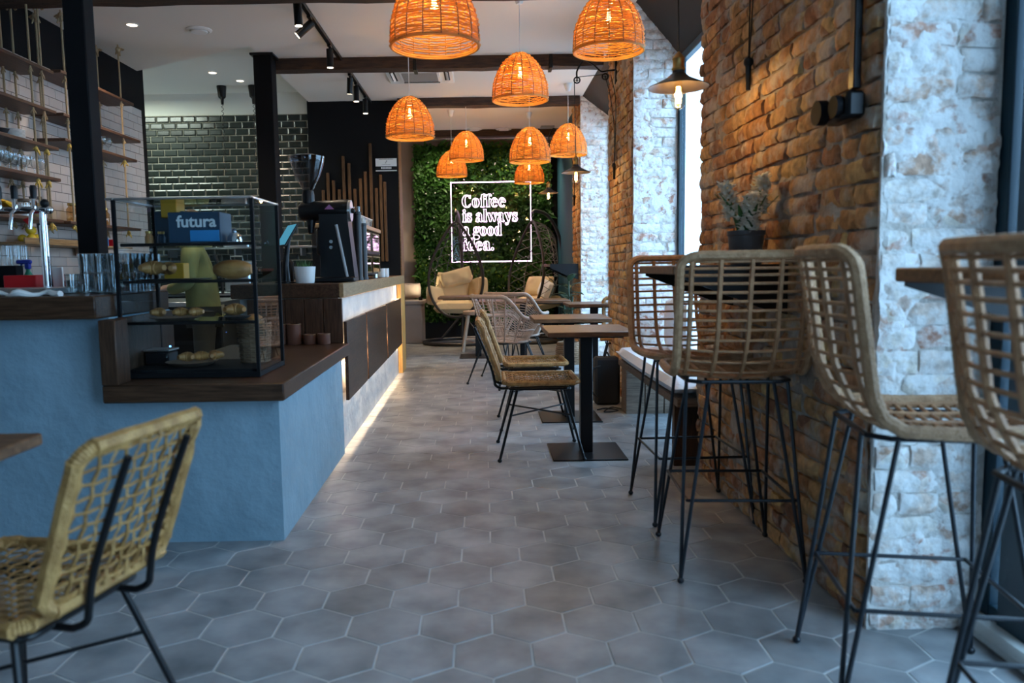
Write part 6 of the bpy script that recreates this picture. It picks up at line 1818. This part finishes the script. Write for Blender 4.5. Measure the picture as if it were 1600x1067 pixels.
# head with face
hd = MB().ball((0, 0, 0), .098, 24, 16, (.80, .98, 1.15)); c = (0, .175, 1.555)
nv = []
for (x, y, z) in hd.v:
    if z < 0: x *= 1 - .22 * (-z / .11); y = y * (1 - .05 * (-z / .11))
    nv.append((x, y, z))
hd.v = nv
hd.add([(-.012, .088, -.022), (.012, .088, -.022), (0, .122, -.020), (0, .092, .020)], [(0, 1, 2), (0, 2, 3), (1, 3, 2)])
for s_ in (-1, 1): hd.ball((s_ * .078, -.004, -.004), .024, 8, 6, (.35, .7, 1.1))
hd.ball((0, .086, -.052), .016, 10, 6, (1.5, .5, .45))
h_ = hd.build('head', M['skin'], pr, loc=c, angle=60); h_.rotation_euler = (-.55, 0, 0)
for s_ in (-1, 1):
    MB().ball((s_ * .030, .086, .012), .011, 10, 6).build('eye', M['paper'], h_)
hr_ = MB().ball((0, -.014, .022), .106, 24, 14, (.86, 1.0, 1.12))
hr_.v = [(x, min(y, .068 if z < .075 else .2), max(z, -.065)) for (x, y, z) in hr_.v]
hr_.tube(smooth_path([(0, -.11, .03), (0, -.16, -.01), (0, -.15, -.10)], 5), [.03] * 10 + [.012], 10)
o = hr_.build('hair', M['hair'], h_, angle=60)
# jacket, trousers, apron straps
JV = [(0, 0, .80), (0, 0, .92), (0, .02, 1.12), (0, .05, 1.28), (0, .085, 1.36), (.11, .065, 1.325), (.175, .07, 1.30), (.212, .10, 1.07), (.16, .26, 1.035),
      (-.11, .065, 1.325), (-.175, .07, 1.30), (-.212, .09, 1.07), (-.15, .26, 1.015)]
JE = [(0, 1), (1, 2), (2, 3), (3, 4), (3, 5), (5, 6), (6, 7), (7, 8), (3, 9), (9, 10), (10, 11), (11, 12)]
JR = [(.18, .155), (.17, .145), (.16, .135), (.16, .13), .085, .085, .078, .066, .046, .085, .078, .066, .046]
part_mesh('jacket', skin_mesh(JV, JE, JR, 1), M['olive'], pr)
TV = [(0, 0, .88), (.09, 0, .80), (.10, .02, .48), (.10, -.01, .09), (-.09, 0, .80), (-.10, .02, .48), (-.10, -.01, .09)]
part_mesh('trousers', skin_mesh(TV, [(0, 1), (1, 2), (2, 3), (0, 4), (4, 5), (5, 6)], [(.145, .12), .10, .075, .06, .10, .075, .06], 0), M['trousers'], pr)
for s_ in (-1, 1):
    MB().ball((s_ * .10, .07, .04), .05, 12, 8, (.9, 2.2, .75)).build('shoe', M['black_metal'], pr)
MB().tube(smooth_path([(.08, -.10, 1.30), (.03, -.135, 1.15), (0, -.15, .98)], 5), .012, 6, flat=2).tube(smooth_path([(-.08, -.10, 1.30), (-.03, -.135, 1.15), (0, -.15, .98)], 5), .012, 6).build('apron_strap', M['apron'], pr)
def hand(base, s_):
    b = Vector(base); ob = MB().ball(b + Vector((0, .035, 0)), .036, 12, 8, (.95, 1.15, .42))
    for k, (dx, L_) in enumerate(((-.026, .060), (-.009, .070), (.009, .066), (.025, .052))):
        p0 = b + Vector((dx, .062, 0)); ob.tube([p0, p0 + Vector((dx * .2, L_ * .5, .002)), p0 + Vector((dx * .25, L_ * .8, -.012)), p0 + Vector((dx * .25, L_ * .95, -.028))], [.0092, .0088, .008, .006], 7)
    p0 = b + Vector((-s_ * .030, .022, 0)); ob.tube([p0, p0 + Vector((-s_ * .020, .024, -.004)), p0 + Vector((-s_ * .024, .046, -.012))], [.011, .0098, .007], 7)
    return ob
hand((.14, .33, 1.03), 1).build('hand', M['skin'], pr); hand((-.13, .33, 1.01), -1).build('hand', M['skin'], pr)
